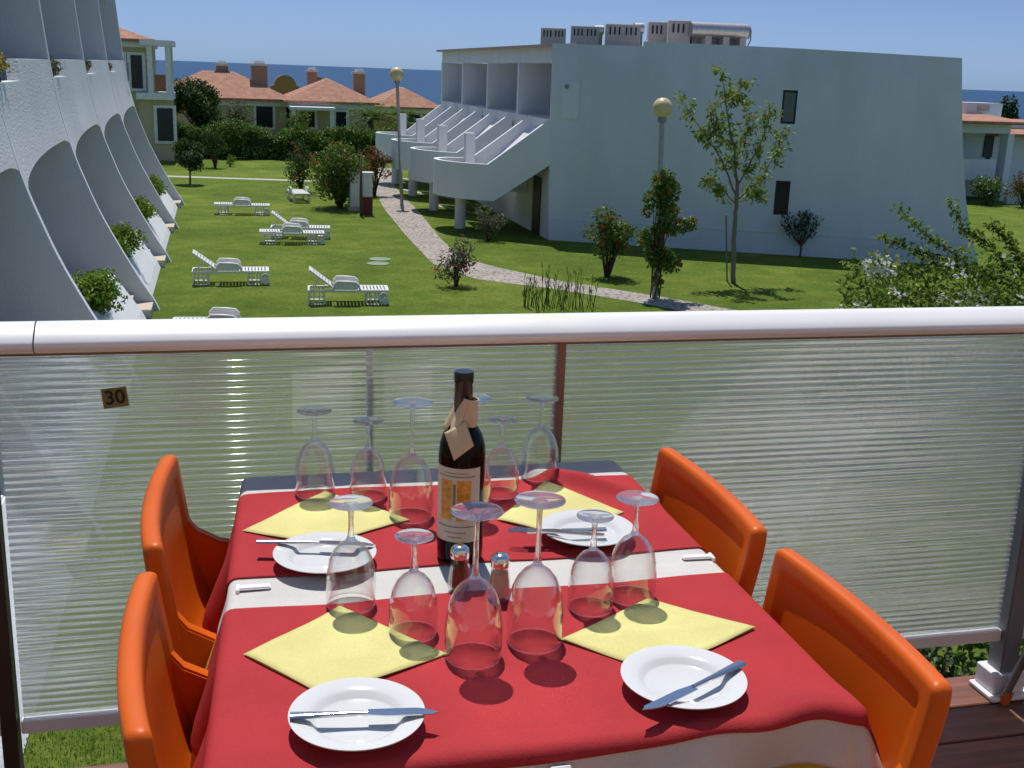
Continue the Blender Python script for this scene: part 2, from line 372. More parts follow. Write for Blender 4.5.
# terrace deck: planks along X
mb = MB(); y = -1.6
y = 2.44-.138-.145*27
while y < 2.35:
    mb.box(-3, 4.2, y, y+.138, -.028, 0); y += .145
mb.bevel(.003, 1); obj('deck', mb, 'deck_wood', kind='structure')
mb = MB(); mb.box(-3, 4.2, -1.6, 2.43, -.30, -.032)
obj('deck_edge', mb, 'post_brown', kind='structure')

mb = MB(); mb.box(-4, 6, -2.0, -1.62, -.3, 3.1); obj('bounce_wall', mb, 'bounce_cream', kind='structure')  # unseen wall added behind the camera to bounce warm light onto the table

# ================================================================== LEFT APARTMENT BUILDING
LB_Y = [6.55, 13.3, 20.1, 26.83, 33.55, 40.4, 47.36]
PROF = [(0, -1.42), (.4, -1.70), (1.05, -2.06), (1.7, -2.40), (2.3, -2.69), (3.45, -3.11), (4.4, -3.34), (5.4, -3.49), (6.5, -3.60), (7.5, -3.69), (8.5, -3.75), (9.6, -3.78)]
def px_(z):
    for (a, xa), (b, xb) in zip(PROF, PROF[1:]):
        if z <= b:
            t = (z-a)/(b-a); return xa + (xb-xa)*t
    return PROF[-1][1]
def psm(z): return (px_(max(0, z-.25)) + px_(z) + px_(z+.25))/3
lb = thing('apartment_building', 'long white terraced apartment building with sloping façade, curved fins and arched balconies at left', 'building', (-5, 27, G))
for Y in LB_Y:
    last = Y == LB_Y[-1]
    zs = [i*.1 for i in range(0, 97)]
    pts = [(psm(z)+.004, Y-.02, G+z) for z in zs] + [(-10.5, Y-.02, G+9.6), (-10.5, Y-.02, G-.3), (psm(0)+.05, Y-.02, G-.3)]
    mb = MB().prism(pts, (0, .20, 0)); mb.bevel(.012, 2, 60); obj('fin_wall', mb, 'wall_white', lb)
for a, b in zip(LB_Y, LB_Y[1:]):
    y0, y1 = a+.18, b-.02; W = y1-y0
    arch = lambda u_: arch0(min(1, max(0, u_)))
    arch0 = lambda u: 3.38 + .42*(1-(1-u)**3)**.6 - .10*max(0, (u-.86)/.14)**2
    def top(u):                                   # a notch for the planter beside the near fin
        return 5.05 if u < .36 else 5.42
    def band(u, v, off=0):
        uu = u; z0 = arch(uu); z1 = top(uu); z = z0+(z1-z0)*v
        return V(psm(z)-off, y0+W*uu, G+z)
    us = sorted([i/28 for i in range(29)] + [.3599] + [-.012, 1.012])
    mb = MB(); nv = 14
    rows_o = [[mb.b.verts.new(band(u, j/nv)) for j in range(nv+1)] for u in us]
    rows_i = [[mb.b.verts.new(band(u, j/nv, .22)) for j in range(nv+1)] for u in us]
    for i in range(len(us)-1):
        for j in range(nv):
            mb.b.faces.new((rows_o[i][j], rows_o[i+1][j], rows_o[i+1][j+1], rows_o[i][j+1]))
            mb.b.faces.new((rows_i[i][j], rows_i[i][j+1], rows_i[i+1][j+1], rows_i[i+1][j]))
        mb.b.faces.new((rows_o[i][0], rows_i[i][0], rows_i[i+1][0], rows_o[i+1][0]))
        mb.b.faces.new((rows_o[i][nv], rows_o[i+1][nv], rows_i[i+1][nv], rows_i[i][nv]))
    obj('balcony_parapet', mb, 'rough_white', lb, smooth=40)
    # lower parapet set back between the fins
    mb = MB(); zt = 1.0
    zs = [i*.2 for i in range(6)]
    pts = [(psm(z)-.22-.08*z/zt, y0+.002, G+z) for z in zs] + [(psm(zt)-.40, y0+.002, G+zt), (psm(zt)-.75, y0+.002, G+zt), (psm(zt)-.75, y0+.002, G)]
    mb.prism(pts, (0, W*.86, 0)); mb.bevel(.02, 2); obj('terrace_parapet', mb, 'parapet_white', lb)
    mb = MB()
    for k in range(3): mb.box(psm(0)-.95+.0-.4*k, psm(0)-.12-.4*k, y0+W*.862, y1-.003, G-.05+.2*k, G+.2+.2*k)
    mb.bevel(.01, 1); obj('step', mb, 'step_beige', lb)
    mb = MB(); mb.box(-9.8, -3.75, y0, y1, G+4.1, G+4.35); mb.box(-9.8, -4.0, y0, y1, G+7.55, G+7.8); obj('floor_slab', mb, 'wall_white', lb)
    mb = MB(); mb.box(-9.8, -2.6, y0, y1, G-.2, G+.12); obj('terrace_floor', mb, 'step_beige', lb)
    mb = MB(); mb.box(-10.2, -9.8, y0, y1, G, G+9.6); mb.box(-10.2, -4.1, y0, y1, G+9.3, G+9.5); obj('back_wall', mb, 'wall_white', lb)
    for zz in (.15, 4.4):
        d = obj('door', MB().box(-9.8, -9.75, y0+1.2, y1-1.6, G+zz, G+zz+2.2), 'trim_white', lb)
        obj('pane', MB().box(-9.748, -9.72, y0+1.3, y1-1.7, G+zz+.1, G+zz+2.1), 'dark_glass', d)
obj('wall_lamp', MB().box(psm(5)+.1, psm(5)+.16, 46.6, 46.72, G+4.7, G+5.35), 'grey_cap', lb)

# ================================================================== RIGHT APARTMENT BUILDING
P0 = V(10.783, 37.887, 0); GD = V(.90395, -.42763, 0); GN = V(.42763, .90395, 0)     # gable foot, along it, into the building
def gb(s, z, d=0): return P0 + GD*s + GN*d + V(0, 0, G+z)
rb = thing('apartment_building', 'white two-storey apartment block in shade, its blank gable with two small windows facing the lawn', 'building', gb(7, 0, 6))
fl = [(14.05, 0), (13.84, .55), (13.62, 1.17), (13.36, 2.11), (13.07, 3.65), (12.84, 5.17), (12.68, 6.42)]
mb = MB()
# gable built in pieces round the two window openings
def gwall(poly, d0=0, d1=.3):
    mb.prism([gb(s, z, d0) for s, z in poly], GN*(d1-d0))
WIN = [(7.40, 7.86, 4.22, 5.27), (7.44, 7.91, 1.30, 2.41)]
gwall([(0, 0), (7.40, 0), (7.40, 6.56), (2.85, 6.62), (2.85, 6.47), (-.15, 6.47)])
gwall([(7.40, 0), (7.91, 0), (7.91, 1.30), (7.40, 1.30)])
gwall([(7.40, 2.41), (7.91, 2.41), (7.91, 4.22), (7.40, 4.22)])
gwall([(7.40, 5.27), (7.91, 5.27), (7.91, 6.55), (7.40, 6.56)])
gwall([(7.40, 1.30), (7.44, 1.30), (7.44, 2.41), (7.40, 2.41)])
gwall([(7.86, 4.22), (7.91, 4.22), (7.91, 5.27), (7.86, 5.27)])
gwall([(7.91, 0)] + fl + [(7.91, 6.55)])
bmesh.ops.remove_doubles(mb.b, verts=mb.b.verts, dist=.0005)
obj('gable_wall', mb, 'wall_white', rb)
mb = MB(); mb.prism([gb(0.02, .70, -.012), gb(13.75, .70, -.012), gb(13.72, .76, -.012), gb(0.02, .76, -.012)], GN*.010); obj('plinth_line', mb, 'wall_white', rb)
for s0, s1, z0, z1 in WIN:
    f = obj('window', MB().prism([gb(s0, z0, .10), gb(s1, z0, .10), gb(s1, z1, .10), gb(s0, z1, .10)], GN*.04), 'window_frame', rb)
    obj('pane', MB().prism([gb(s0+.06, z0+.07, .085), gb(s1-.06, z0+.07, .085), gb(s1-.06, z1-.07, .085), gb(s0+.06, z1-.07, .085)], GN*.012), 'dark_glass' if z0 < 2 else 'curtain', f)
# relief panel with a lamp on the gable
mb = MB().prism([gb(.25, 4.1, -.03), gb(.85, 4.1, -.03), gb(.85, 5.3, -.03), gb(.25, 5.3, -.03)], GN*.027); obj('relief_panel', mb, 'parapet_white', rb)
o = obj('wall_lamp', MB().sphere(gb(.42, 5.12, -.10), .07, 8), 'grey_cap', rb)
# facade with recesses towards the sea, along +Y from the corner
FY = [38.05, 42.7, 47.9, 53.1, 58.3]; FX = 10.783
mb = MB()
mb.box(FX, FX+.25, 38.1, 58.3, G-.1, G+3.72); mb.box(FX-.05, FX+3.2, 38.2, 58.3, G+3.72, G+4.02)
mb.box(FX, FX+.25, 38.1, 58.5, G+5.85, G+6.36); mb.box(FX+3.0, FX+3.2, 38.3, 58.3, G+4.02, G+6.36)
obj('facade_wall', mb, 'parapet_white', rb)
obj('recess_ceiling', MB().box(FX+.253, FX+2.99, 38.3, 58.2, G+5.95, G+6.10), 'parapet_white', rb)
for Y in FY[1:]: obj('partition_wall', MB().box(FX-.05, FX+3.0, Y-.12, Y+.12, G+4.02, G+5.85), 'parapet_white', rb)
obj('partition_wall', MB().box(FX+.0, FX+.45, FY[0]+.05, FY[0]+.28, G+4.02, G+5.85), 'parapet_white', rb)
mb = MB(); mb.prism([(FX-.28, 38.05, G+6.36), (FX-.28, 38.05, G+6.45), (FX+.9, 38.6, G+6.53), (FX+.9, 38.6, G+6.36)], (0, 20.6, 0)); obj('roof_edge', mb, 'pink_tile', rb)
mb = MB(); mb.prism([gb(.3, 6.15, .3), gb(12.4, 6.15, .3), gb(12.4, 6.15, 9), gb(6, 6.15, 20), gb(4.0, 6.15, 20)], (0, 0, .12)); obj('flat_roof', mb, 'concrete', rb)
mb = MB(); mb.prism([gb(12.35, 0, .3), gb(12.6, 0, .3), gb(12.6, 0, 9), gb(12.35, 0, 9)], (0, 0, 6.2)); mb.prism([gb(4, 0, 9), gb(12.3, 0, 9), gb(12.3, 0, 9.2), gb(4, 0, 9.2)], (0, 0, 6.2)); obj('back_wall', mb, 'wall_white', rb)
for k in range(4):
    obj('door', MB().box(FX+2.95, FX+2.99, FY[k]+2.2, FY[k]+3.2, G+4.02, G+5.7), 'parapet_white', rb)
# stair pods: U-shaped parapet wall with a rounded end, sloping up to the facade
def pod(oy):
    W = 2.9
    def zt(s): return 2.45 if s <= -2.19 else 2.45 + (4.05-2.45)*(s+2.19)/2.11
    def zb(s): return 1.22 if s <= -1.94 else 1.22 + (2.51-1.22)*(s+1.94)/1.86
    path = []                                            # (s, d) plan centre line
    for s in (-.06, -.5, -1.0, -1.5, -1.94, -2.19, -2.36): path.append((s, .08))
    for i in range(1, 16):
        a = math.pi*i/16; path.append((-2.36-1.37*math.sin(a), .08+(W/2-.08)*(1-math.cos(a))))
    for s in (-2.36, -2.19, -1.94, -1.5, -1.0, -.5, -.06): path.append((s, W-.08))
    mb = MB(); O, I = [], []
    def P(s, d, z): q = gb(s, z); q.y += oy+d; return q
    for i, (s, d) in enumerate(path):
        a = path[max(0, i-1)]; b = path[min(len(path)-1, i+1)]
        tx, ty = b[0]-a[0], b[1]-a[1]; l = math.hypot(tx, ty); nx, ny = ty/l*.09, -tx/l*.09
        zz0, zz1 = zb(s), zt(s)
        O.append((mb.b.verts.new(P(s-nx, d-ny, zz0)), mb.b.verts.new(P(s-nx, d-ny, zz1))))
        I.append((mb.b.verts.new(P(s+nx, d+ny, zz0)), mb.b.verts.new(P(s+nx, d+ny, zz1))))
    for i in range(len(path)-1):
        for q in ((O[i][0], O[i+1][0], O[i+1][1], O[i][1]), (I[i][0], I[i][1], I[i+1][1], I[i+1][0]),
                  (O[i][1], O[i+1][1], I[i+1][1], I[i][1]), (O[i][0], I[i][0], I[i+1][0], O[i+1][0])): mb.b.faces.new(q)
    for e in (0, -1): mb.b.faces.new((O[e][0], O[e][1], I[e][1], I[e][0]))
    obj('stair_parapet', mb, 'parapet_white', rb, smooth=35)
    mb = MB(); fl_ = [P(s, d, 1.30) for s, d in path[5:-5]]; mb.prism(fl_, (0, 0, .15))
    obj('landing_floor', mb, 'step_beige', rb)
    mb = MB(); mb.prism([P(-2.25, .17, 1.2), P(-.05, .17, 3.1), P(-.05, .17, 3.72), P(-2.25, .17, 1.62)], (P(0, W-.17, 0)-P(0, .17, 0)))
    obj('stair_flight', mb, 'parapet_white', rb)
    mb = MB(); a = P(-2.3, W-.30, 2.2); mb.box(a.x-.18, a.x+.18, a.y-.18, a.y+.18, G+1.3, G+3.35); mb.bevel(.02, 2); obj('stair_pier', mb, 'parapet_white', rb)
    mb = MB(); a = P(-2.75, W*.62, 0); mb.lathe([(0, G-.1), (.20, G-.1), (.20, G+1.3), (0, G+1.3)], 16, (a.x, a.y, 0)); obj('support_post', mb, 'parapet_white', rb)
    mb = MB(); mb.prism([P(-.02, W+.1, 1.3), P(-2.1, W+.1, 1.3), P(-.02, W+.1, 3.72)], (P(0, FY[1]-FY[0]-.2, 0)-P(0, W+.1, 0))); obj('sloping_slab', mb, 'parapet_white', rb)
for k in range(4): pod(5.42*k)
obj('door', MB().box(FX-.04, FX-.002, 39.0, 40.0, G, G+2.0), 'window_frame', rb)
# roof furniture of that building
def roofbox(x0, x1, ytop, Y, dep, label, double=True):
    a = aty(x0, ytop, Y); b = aty(x1, ytop, Y); w = b.x-a.x; zb_ = G+6.27; h = a.z-zb_
    t = thing('roof_vent', label, 'roof vent', (a.x, Y, zb_), RAD(-17), 'vent blocks on the flat roof')
    mb = MB(); mb.box(0, w, 0, dep, 0, h); mb.bevel(.02, 1); obj('block', mb, 'block_grey', t, world=False)
    k = 6 if double else 3
    for i in range(k):
        c = w/(k+1.5)*(i+1+(.5 if i >= 3 else 0))
        obj('slot', MB().box(c-.035, c+.035, -.012, -.002, h-.42, h-.12), 'window_frame', t, world=False)
roofbox(541, 565, 27.5, 57, 1.2, 'double vent block at far left end of the flat roof')
roofbox(571, 598, 25.5, 52, 1.2, 'double vent block second from the left on the flat roof')
roofbox(606, 639, 23.5, 46.5, 1.2, 'widest vent block in the middle of the roof row')
roofbox(649, 667, 21.5, 41.5, 1.0, 'narrow vent block left of the tank-side block', False)
roofbox(669, 690, 20.0, 40.6, 1.0, 'narrow vent block touching the left end of the steel tank', False)
a, b = aty(690, 29.5, 40.2), aty(746, 32, 40.2)
t = thing('solar_tank', 'long steel solar water tank lying on the roof edge', 'water tank', ((a.x+b.x)/2, 40.2, G+6.27))
obj('tank', MB().tube([a, b], .27, 20), 'tank_steel', t, smooth=40); obj('end_cap', MB().tube([b, b+V(.09, 0, 0)], .25, 20), 'grey_cap', t, smooth=40)
for q in (.3, .62, .92): p = a.lerp(b, q); obj('cradle', MB().box(p.x-.12, p.x+.12, 40.0, 40.4, G+6.27, p.z-.2), 'block_grey', t)
obj('tank_shade', MB().box(a.x+.2, b.x-.15, 40.42, 40.9, G+6.27, b.z-.24), 'grey_cap', t)  # dark grey box added in place of the shadow beneath the tank
obj('pipe', MB().tube([b+V(.07, 0, .15), b+V(.2, 0, .05), b+V(.2, 0, -.3), b+V(.1, 0, -.5)], .025, 6), 'grey_cap', t)
for k, (x, yy, Y) in enumerate(((602, 30, 52), (643, 28, 46.6))):
    a = aty(x-4, yy, Y); b = aty(x+5, yy, Y); t = thing('roof_tank', ['short steel tank between second and middle vent blocks', 'short steel tank right of the widest vent block'][k], 'water tank', (a.x, Y, G+6.27), 0, 'water tanks on the flat roof')
    obj('tank', MB().tube([a+V(0, .6, 0), b+V(0, .6, 0)], .22, 14), 'tank_steel', t, smooth=40); obj('cradle', MB().box(a.x+.05, b.x-.05, Y+.45, Y+.75, G+6.27, a.z-.15), 'grey_cap', t)

# ================================================================== VILLAS BEHIND THE HEDGE
def hip_roof(mb, x0, x1, y0, y1, z0, h, ov=.5):
    x0 -= ov; x1 += ov; y0 -= ov; y1 += ov; w = min(x1-x0, y1-y0)/2
    if x1-x0 >= y1-y0: a, b = V(x0+w, (y0+y1)/2, z0+h), V(x1-w, (y0+y1)/2, z0+h)
    else: a, b = V((x0+x1)/2, y0+w, z0+h), V((x0+x1)/2, y1-w, z0+h)
    c = [V(x0, y0, z0), V(x1, y0, z0), V(x1, y1, z0), V(x0, y1, z0)]; k = [p-V(0, 0, .14) for p in c]
    if x1-x0 >= y1-y0: F_ = ([c[0], c[1], b, a], [c[1], c[2], b], [c[2], c[3], a, b], [c[3], c[0], a])
    else: F_ = ([c[0], c[1], a], [c[1], c[2], b, a], [c[2], c[3], b], [c[3], c[0], a, b])
    for f in F_: mb.poly(f)
    mb.poly(k[::-1])
    for i in range(4): mb.poly([k[i], k[(i+1) % 4], c[(i+1) % 4], c[i]])
    bmesh.ops.remove_doubles(mb.b, verts=mb.b.verts, dist=.001)
def window(par, x0, x1, y, z0, z1):
    f = obj('window', MB().box(x0-.18, x1+.18, y-.10, y-.003, z0-.15, z1+.15), 'trim_white', par)
    obj('pane', MB().box(x0, x1, y-.125, y-.102, z0, z1), 'dark_glass', f)
def chimney(par, px, ptop, pb, Y, w, mat='chimney_brick'):
    a = aty(px, ptop, Y); b = aty(px, pb, Y); 
    c = obj('chimney', MB().box(a.x-w, a.x+w, Y-w, Y+w, b.z-1.0, a.z), mat, par)
    mb = MB(); mb.box(a.x-w-.12, a.x+w+.12, Y-w-.12, Y+w+.12, a.z+.002, a.z+.16); mb.box(a.x-w*.7, a.x+w*.7, Y-w*.7, Y+w*.7, a.z+.163, a.z+.36); obj('chimney_cap', mb, 'trim_white', c)
def villa(label, xl, xr, yeave, Y, dep, h, wins, mat):
    a = aty(xl, yeave, Y); b = aty(xr, yeave, Y); z = (a.z+b.z)/2
    t = thing('villa', label, 'house', ((a.x+b.x)/2, Y+dep/2, G), 0, 'villas behind the hedge')
    obj('wall', MB().box(a.x, b.x, Y, Y+dep, G, z-.14), mat, t)
    obj('cornice', MB().box(a.x-.18, b.x+.18, Y-.18, Y+dep+.18, z-.5, z-.145), 'trim_white', t)
    mb = MB(); hip_roof(mb, a.x, b.x, Y, Y+dep, z, h); obj('roof', mb, 'roof_tile', t)
    for (x0, x1, y0, y1) in wins:
        p, q = aty(x0, y1, Y), aty(x1, y0, Y); window(t, p.x, q.x, Y, p.z, q.z)
    return t
v1 = villa('low cream villa with hipped terracotta roof and two chimneys, left of the middle villa', 150, 286, 97.5, 84, 7, 1.75, [(256.5, 272.5, 106, 127)], 'villa_cream')
chimney(v1, 222, 66, 78, 88, .42); chimney(v1, 259, 66, 87, 86.5, .55)
v2 = villa('low cream villa with pyramid terracotta roof behind the hedge, in the middle', 291, 372, 101.5, 82, 7.5, 1.5, [(299.5, 314.5, 112, 127), (336, 346, 112, 129)], 'villa_cream')
chimney(v2, 312, 72, 84, 92, .36); chimney(v2, 359, 74, 97, 87, .40)
a, b = aty(290, 108, 80.3), aty(335, 108, 80.3); mb = MB(); mb.box(a.x, b.x, 79.9, 81.8, a.z-.1, a.z+.1)
for xx in (a.x+.1, b.x-.35): mb.box(xx, xx+.25, 80, 80.25, G, a.z-.103)
obj('pergola', mb, 'trim_white', v2)
v3 = villa('far villa roof showing between the lamp post and the white stair pods', 378, 438, 107, 96, 8, 1.5, [(408, 420, 112, 122)], 'villa_ochre')
# rounded ochre parapets of a house farther down the slope
t = thing('villa', 'ochre house with rounded parapets peeping over the villa roofs', 'house', (aty(285, 80, 112).x, 112, G), 0, 'villas behind the hedge')
for px, pt, w in ((285, 75, 1.0), (318, 77, .9)):
    a = aty(px, pt, 112); mb = MB(); mb.prism([(a.x+w*math.cos(q), 112, a.z-w*.9+w*.9*math.sin(q)) for q in [math.pi*i/10 for i in range(11)]] + [(a.x-w*1.3, 112, a.z-w), (a.x-w*1.3, 112, G-2), (a.x+w*1.3, 112, G-2), (a.x+w*1.3, 112, a.z-w)], (0, 1, 0)); obj('parapet', mb, 'villa_ochre', t)
# house with upstairs pergola beyond the left building
YH = 70; S = lambda x, y, d=0: aty(x, y, YH+d)
a, b = S(96, 50), S(147, 50); t = thing('villa', 'two-storey cream house with tiled roof and columned balcony, half hidden by the left building', 'house', (a.x, YH+3, G), 0, 'villas behind the hedge')
ze = S(140, 39).z
obj('wall', MB().box(a.x-3, b.x, YH, YH+8, G, ze-.14), 'villa_cream', t)
obj('cornice', MB().box(a.x-3.2, b.x+.2, YH-.2, YH+8.2, ze-.45, ze-.145), 'trim_white', t)
mb = MB(); hip_roof(mb, a.x-3, b.x, YH, YH+8, ze, 1.0, .45); obj('roof', mb, 'roof_tile', t)
f0, f1 = S(138, 92), S(174, 92)
obj('balcony_floor', MB().box(b.x-.6, f1.x, YH-1.6, YH+2.5, f0.z-.35, f0.z), 'trim_white', t)
for xx, yy in ((b.x+.05, YH-1.5), (f1.x-.35, YH-1.5), (f1.x-.35, YH+2.0), (b.x+.05, YH+2.0)):
    obj('column', MB().box(xx, xx+.28, yy, yy+.28, f0.z+.003, S(150, 46).z-.003), 'trim_white', t)
zb = S(155, 46).z; obj('beam', MB().box(b.x-.3, f1.x+.1, YH-1.65, YH+2.6, zb, zb+.3), 'trim_white', t)
mb = MB(); mb.box(b.x+.4, f1.x-.37, YH-1.45, YH-1.35, f0.z+.1, f0.z+1.0); obj('balustrade', mb, 'clay', t)
for xx in (b.x-1.9, b.x-.9): window(t, xx, xx+.6, YH, f0.z+.2, f0.z+2.0)
mb = MB(); mb.box(b.x-.5, f1.x-.1, YH-1.2, YH+2.2, G, f0.z-.36); obj('lower_wall', mb, 'villa_cream', t)
window(t, b.x+.45, b.x+1.3, YH-1.2, f0.z-2.6, f0.z-.8)
# white house at the right edge
YR = 52; S = lambda x, y, d=0: aty(x, y, YR+d)
t = thing('villa', 'white house with tiled eaves, open porch and curved stair wall at right edge', 'house', (S(990, 150).x, YR+3, G))
x0, x1 = S(955, 130).x, S(1045, 130).x; ze = S(985, 122).z
obj('wall', MB().box(x0-3, x1+4, YR+2.2, YR+8, G, ze-.1), 'wall_white', t)
obj('porch_beam', MB().box(x0-3, S(1012, 122).x, YR-.0, YR+2.15, ze-.55, ze-.1), 'wall_white', t)
mb = MB(); mb.prism([(x0-3.2, YR-.5, ze-.09), (x0-3.2, YR-.5, ze+.05), (x0-3.2, YR+2.5, ze+.30), (x0-3.2, YR+8.3, ze+.30), (x0-3.2, YR+8.3, ze-.09)], (S(1018, 122).x-x0+3.4, 0, 0)); obj('roof', mb, 'roof_tile', t)
mb = MB(); mb.prism([(S(1014, 130).x, YR+1.2, ze-.75), (S(1014, 130).x, YR+1.2, ze-.6), (S(1014, 130).x, YR+3.5, ze-.02), (S(1014, 130).x, YR+8.0, ze-.02), (S(1014, 130).x, YR+8.0, ze-.75)], (6, 0, 0)); obj('roof', mb, 'roof_tile', t)
obj('roof_parapet', MB().box(S(966, 110, 3.2).x, S(1002, 110, 3.2).x, YR+3.2, YR+5, ze+.2, S(985, 103, 3).z), 'parapet_white', t)
obj('vent_opening', MB().box(S(977, 110, 3.2).x, S(989, 110, 3.2).x, YR+3.17, YR+3.197, S(980, 111, 3).z, S(980, 105, 3).z), 'block_grey', t)
p, q = S(982, 157, 2.2), S(994, 136, 2.2); f = obj('door', MB().box(p.x, q.x, YR+2.13, YR+2.19, p.z, q.z), 'window_frame', t)
obj('balcony_wall', MB().box(x0-3, S(994, 170).x, YR-.1, YR+.1, S(975, 180).z, S(975, 159).z), 'parapet_white', t)
obj('porch_column', MB().box(S(1006, 150).x, S(1012, 150).x, YR-.05, YR+.6, G, ze-.56), 'wall_white', t)
zf = S(975, 180).z; obj('balcony_floor', MB().box(x0-3, S(1004, 170).x, YR+.1, YR+2.15, zf, zf+.2), 'step_beige', t)
mb = MB(); zt = S(1000, 185).z; zq = S(1000, 207).z
mb.prism([(S(986, 190).x, YR-1.6, zt-.25), (S(996, 190).x, YR-1.9, zt), (S(1050, 190).x, YR-1.9, zt), (S(1050, 190).x, YR-1.9, zq), (S(990, 190).x, YR-1.6, zq)], (0, .25, 0)); obj('stair_parapet', mb, 'parapet_white', t)
obj('stair_pier', MB().box(S(1003, 178).x, S(1009, 178).x, YR-1.5, YR-1.1, zq, S(1003, 168).z), 'parapet_white', t)
obj('support_post', MB().box(S(1002, 210).x, S(1009, 210).x, YR-1.5, YR-1.1, G, zq-.003), 'parapet_white', t)
obj('window', MB().box(S(1014, 150).x, S(1018, 150).x, YR+2.15, YR+2.197, S(1014, 163).z, S(1014, 142).z), 'dark_glass', t)

# ================================================================== VEGETATION
def cloud(mb, centers, n, size, jit=.5, flat=0.0, asp=.55):
    """leaves scattered over clumps: centers = [(point, (rx, ry, rz))]"""
    tot = sum(r[0]*r[1] + r[1]*r[2] + r[0]*r[2] for _, r in centers)
    for c, r in centers:
        k = max(3, int(n*(r[0]*r[1]+r[1]*r[2]+r[0]*r[2])/tot))
        for _ in range(k):
            d = rdir(); q = rnd(.45, 1.06)**.6
            if random.random() < .08: q *= 1.22
            p = c + V(d.x*r[0]*q, d.y*r[1]*q, d.z*r[2]*q)
            nn = (d*(1-jit) + rdir()*jit + V(0, 0, .25)).normalized()
            s = size*rnd(.6, 1.35); mb.leaf(p, nn, s, s*asp)
def clumps(base, w, d, h, k, r, z0=0.2):
    out = []
    for _ in range(k):
        v = rdir(); q = rnd(.3, .95)
        rr = r*rnd(.6, 1.25)
        out.append((base + V(v.x*w/2*q*.8, v.y*d/2*q*.8, z0 + (h-z0)*(.5+.44*v.z*q)), (rr, rr, rr*rnd(.7, 1))))
    return out
def stems(mb, base, targets, r0):
    for c in targets:
        mid = base.lerp(c, .5) + V(rnd(-.08, .08), rnd(-.08, .08), .05); mb.tube([base + V(rnd(-.05, .05), rnd(-.05, .05), -.05), mid, c], [r0, r0*.7, r0*.25], 6)
def shrub(name, label, base, w, h, n, size, leafm, k=14, r=None, flowers=None, cat='shrub', d=None, group=None, z0=.15, stemm='stem_brown', fsize=.09, asp=.55):
    t = thing(name, label, cat, base, rnd(0, 1), group); t.rotation_euler = (0, 0, 0)
    cl = clumps(V(*base), w, d or w, h, k, r or w*.24, z0)
    mb = MB(); cloud(mb, cl, n, size, asp=asp); obj('foliage', mb, leafm, t, recalc=False)
    mb = MB(); stems(mb, V(*base), [c for c, _ in cl[:max(4, k//2)]], .018+.01*h); obj('stem', mb, stemm, t, smooth=180)
    if flowers:
        fm, fn = flowers; mb = MB()
        for _ in range(fn):
            c, rr = random.choice(cl); dd = (rdir() + V(0, -.4, .35)).normalized(); p = c + V(dd.x*rr[0], dd.y*rr[1], dd.z*rr[2])*1.04
            for q in range(5): mb.leaf(p, (dd + rdir()*.7).normalized(), fsize, fsize*.8)
        obj('flowers', mb, fm, t, recalc=False)
    return t
gp = lambda x, y: atz(x, y, G)
# hedge
t = thing('hedge', 'long dense clipped hedge across the far side of the lawn', 'hedge', (2, 71.2, G))
mb = MB()
cl = []
for i in range(150):
    x = rnd(-9, 10.3); cl.append((V(x, 71.3+rnd(-.7, .7), G+rnd(.25, 1.72)+.12*math.sin(x*1.7)), (rnd(.5, .9), .5, rnd(.35, .5))))
cloud(mb, cl, 42000, .19); obj('foliage', mb, 'leaf_hedge', t, recalc=False)
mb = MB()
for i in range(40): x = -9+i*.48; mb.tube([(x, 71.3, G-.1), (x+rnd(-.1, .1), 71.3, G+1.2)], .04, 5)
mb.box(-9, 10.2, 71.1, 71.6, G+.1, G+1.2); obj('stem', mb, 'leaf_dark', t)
# trees beyond / before the hedge
def tree(name, label, base, h, crown, n, size, leafm, trunk_r=.08, group=None, k=18, z0=None, barkm='bark', r=None, cat='tree'):
    t = thing(name, label, cat, base, 0, group); b = V(*base); z0 = z0 if z0 is not None else h*.3
    cl = clumps(b, crown, crown, h, k, r or crown*.2, z0)
    mb = MB(); cloud(mb, cl, n, size); obj('crown', mb, leafm, t, recalc=False)
    mb = MB(); topp = b+V(rnd(-.1, .1), 0, h*.6); mb.tube([b-V(0, 0, .1), b+V(.03, .02, h*.3), topp], [trunk_r, trunk_r*.75, trunk_r*.4], 8)
    for c, _ in cl[:10]: mb.tube([b+V(0, 0, h*rnd(.25, .5)), c], [trunk_r*.45, trunk_r*.12], 5)
    obj('trunk', mb, barkm, t, smooth=180)
    return t
b = gp(190, 148); tree('leafy_tree', 'dark dense tree behind the hedge beside the columned house', (aty(197, 120, 73).x, 73.5, G), 4.7, 3.9, 8000, .19, 'leaf_dark', .12)
tree('leafy_tree', 'pale grey-green tree in front of the left villa wall', (aty(236, 120, 75).x, 75.5, G), 3.4, 2.4, 1300, .16, 'leaf_grey', .09)
tree('leafy_tree', 'round grey-green bush-like tree rising above the hedge before the middle villa', (aty(299, 120, 74).x, 74.3, G), 2.9, 2.0, 1400, .14, 'leaf_mid', .08)
shrub('oleander', 'flowering pinkish bush on top of the hedge under the left villa', (aty(215, 130, 72.6).x, 72.8, G), 2.8, 2.7, 1300, .14, 'leaf_hedge', flowers=('petal_pink', 40))
tree('small_tree', 'small dark bushy tree on a thin trunk standing on the lawn by the thin path', gp(190, 184.5), 2.15, 1.75, 4200, .13, 'leaf_dark', .05, z0=.62, k=16)
shrub('garden_shrub', 'dark shrub at the foot of the hedge right of the small lawn tree', gp(215, 168), 1.5, 2.0, 1200, .11, 'leaf_dark')
shrub('garden_shrub', 'tiny low green plant on the far lawn in front of the hedge', gp(219, 166.5) + V(.6, 0, 0), .75, .55, 260, .10, 'leaf_bright', k=7)
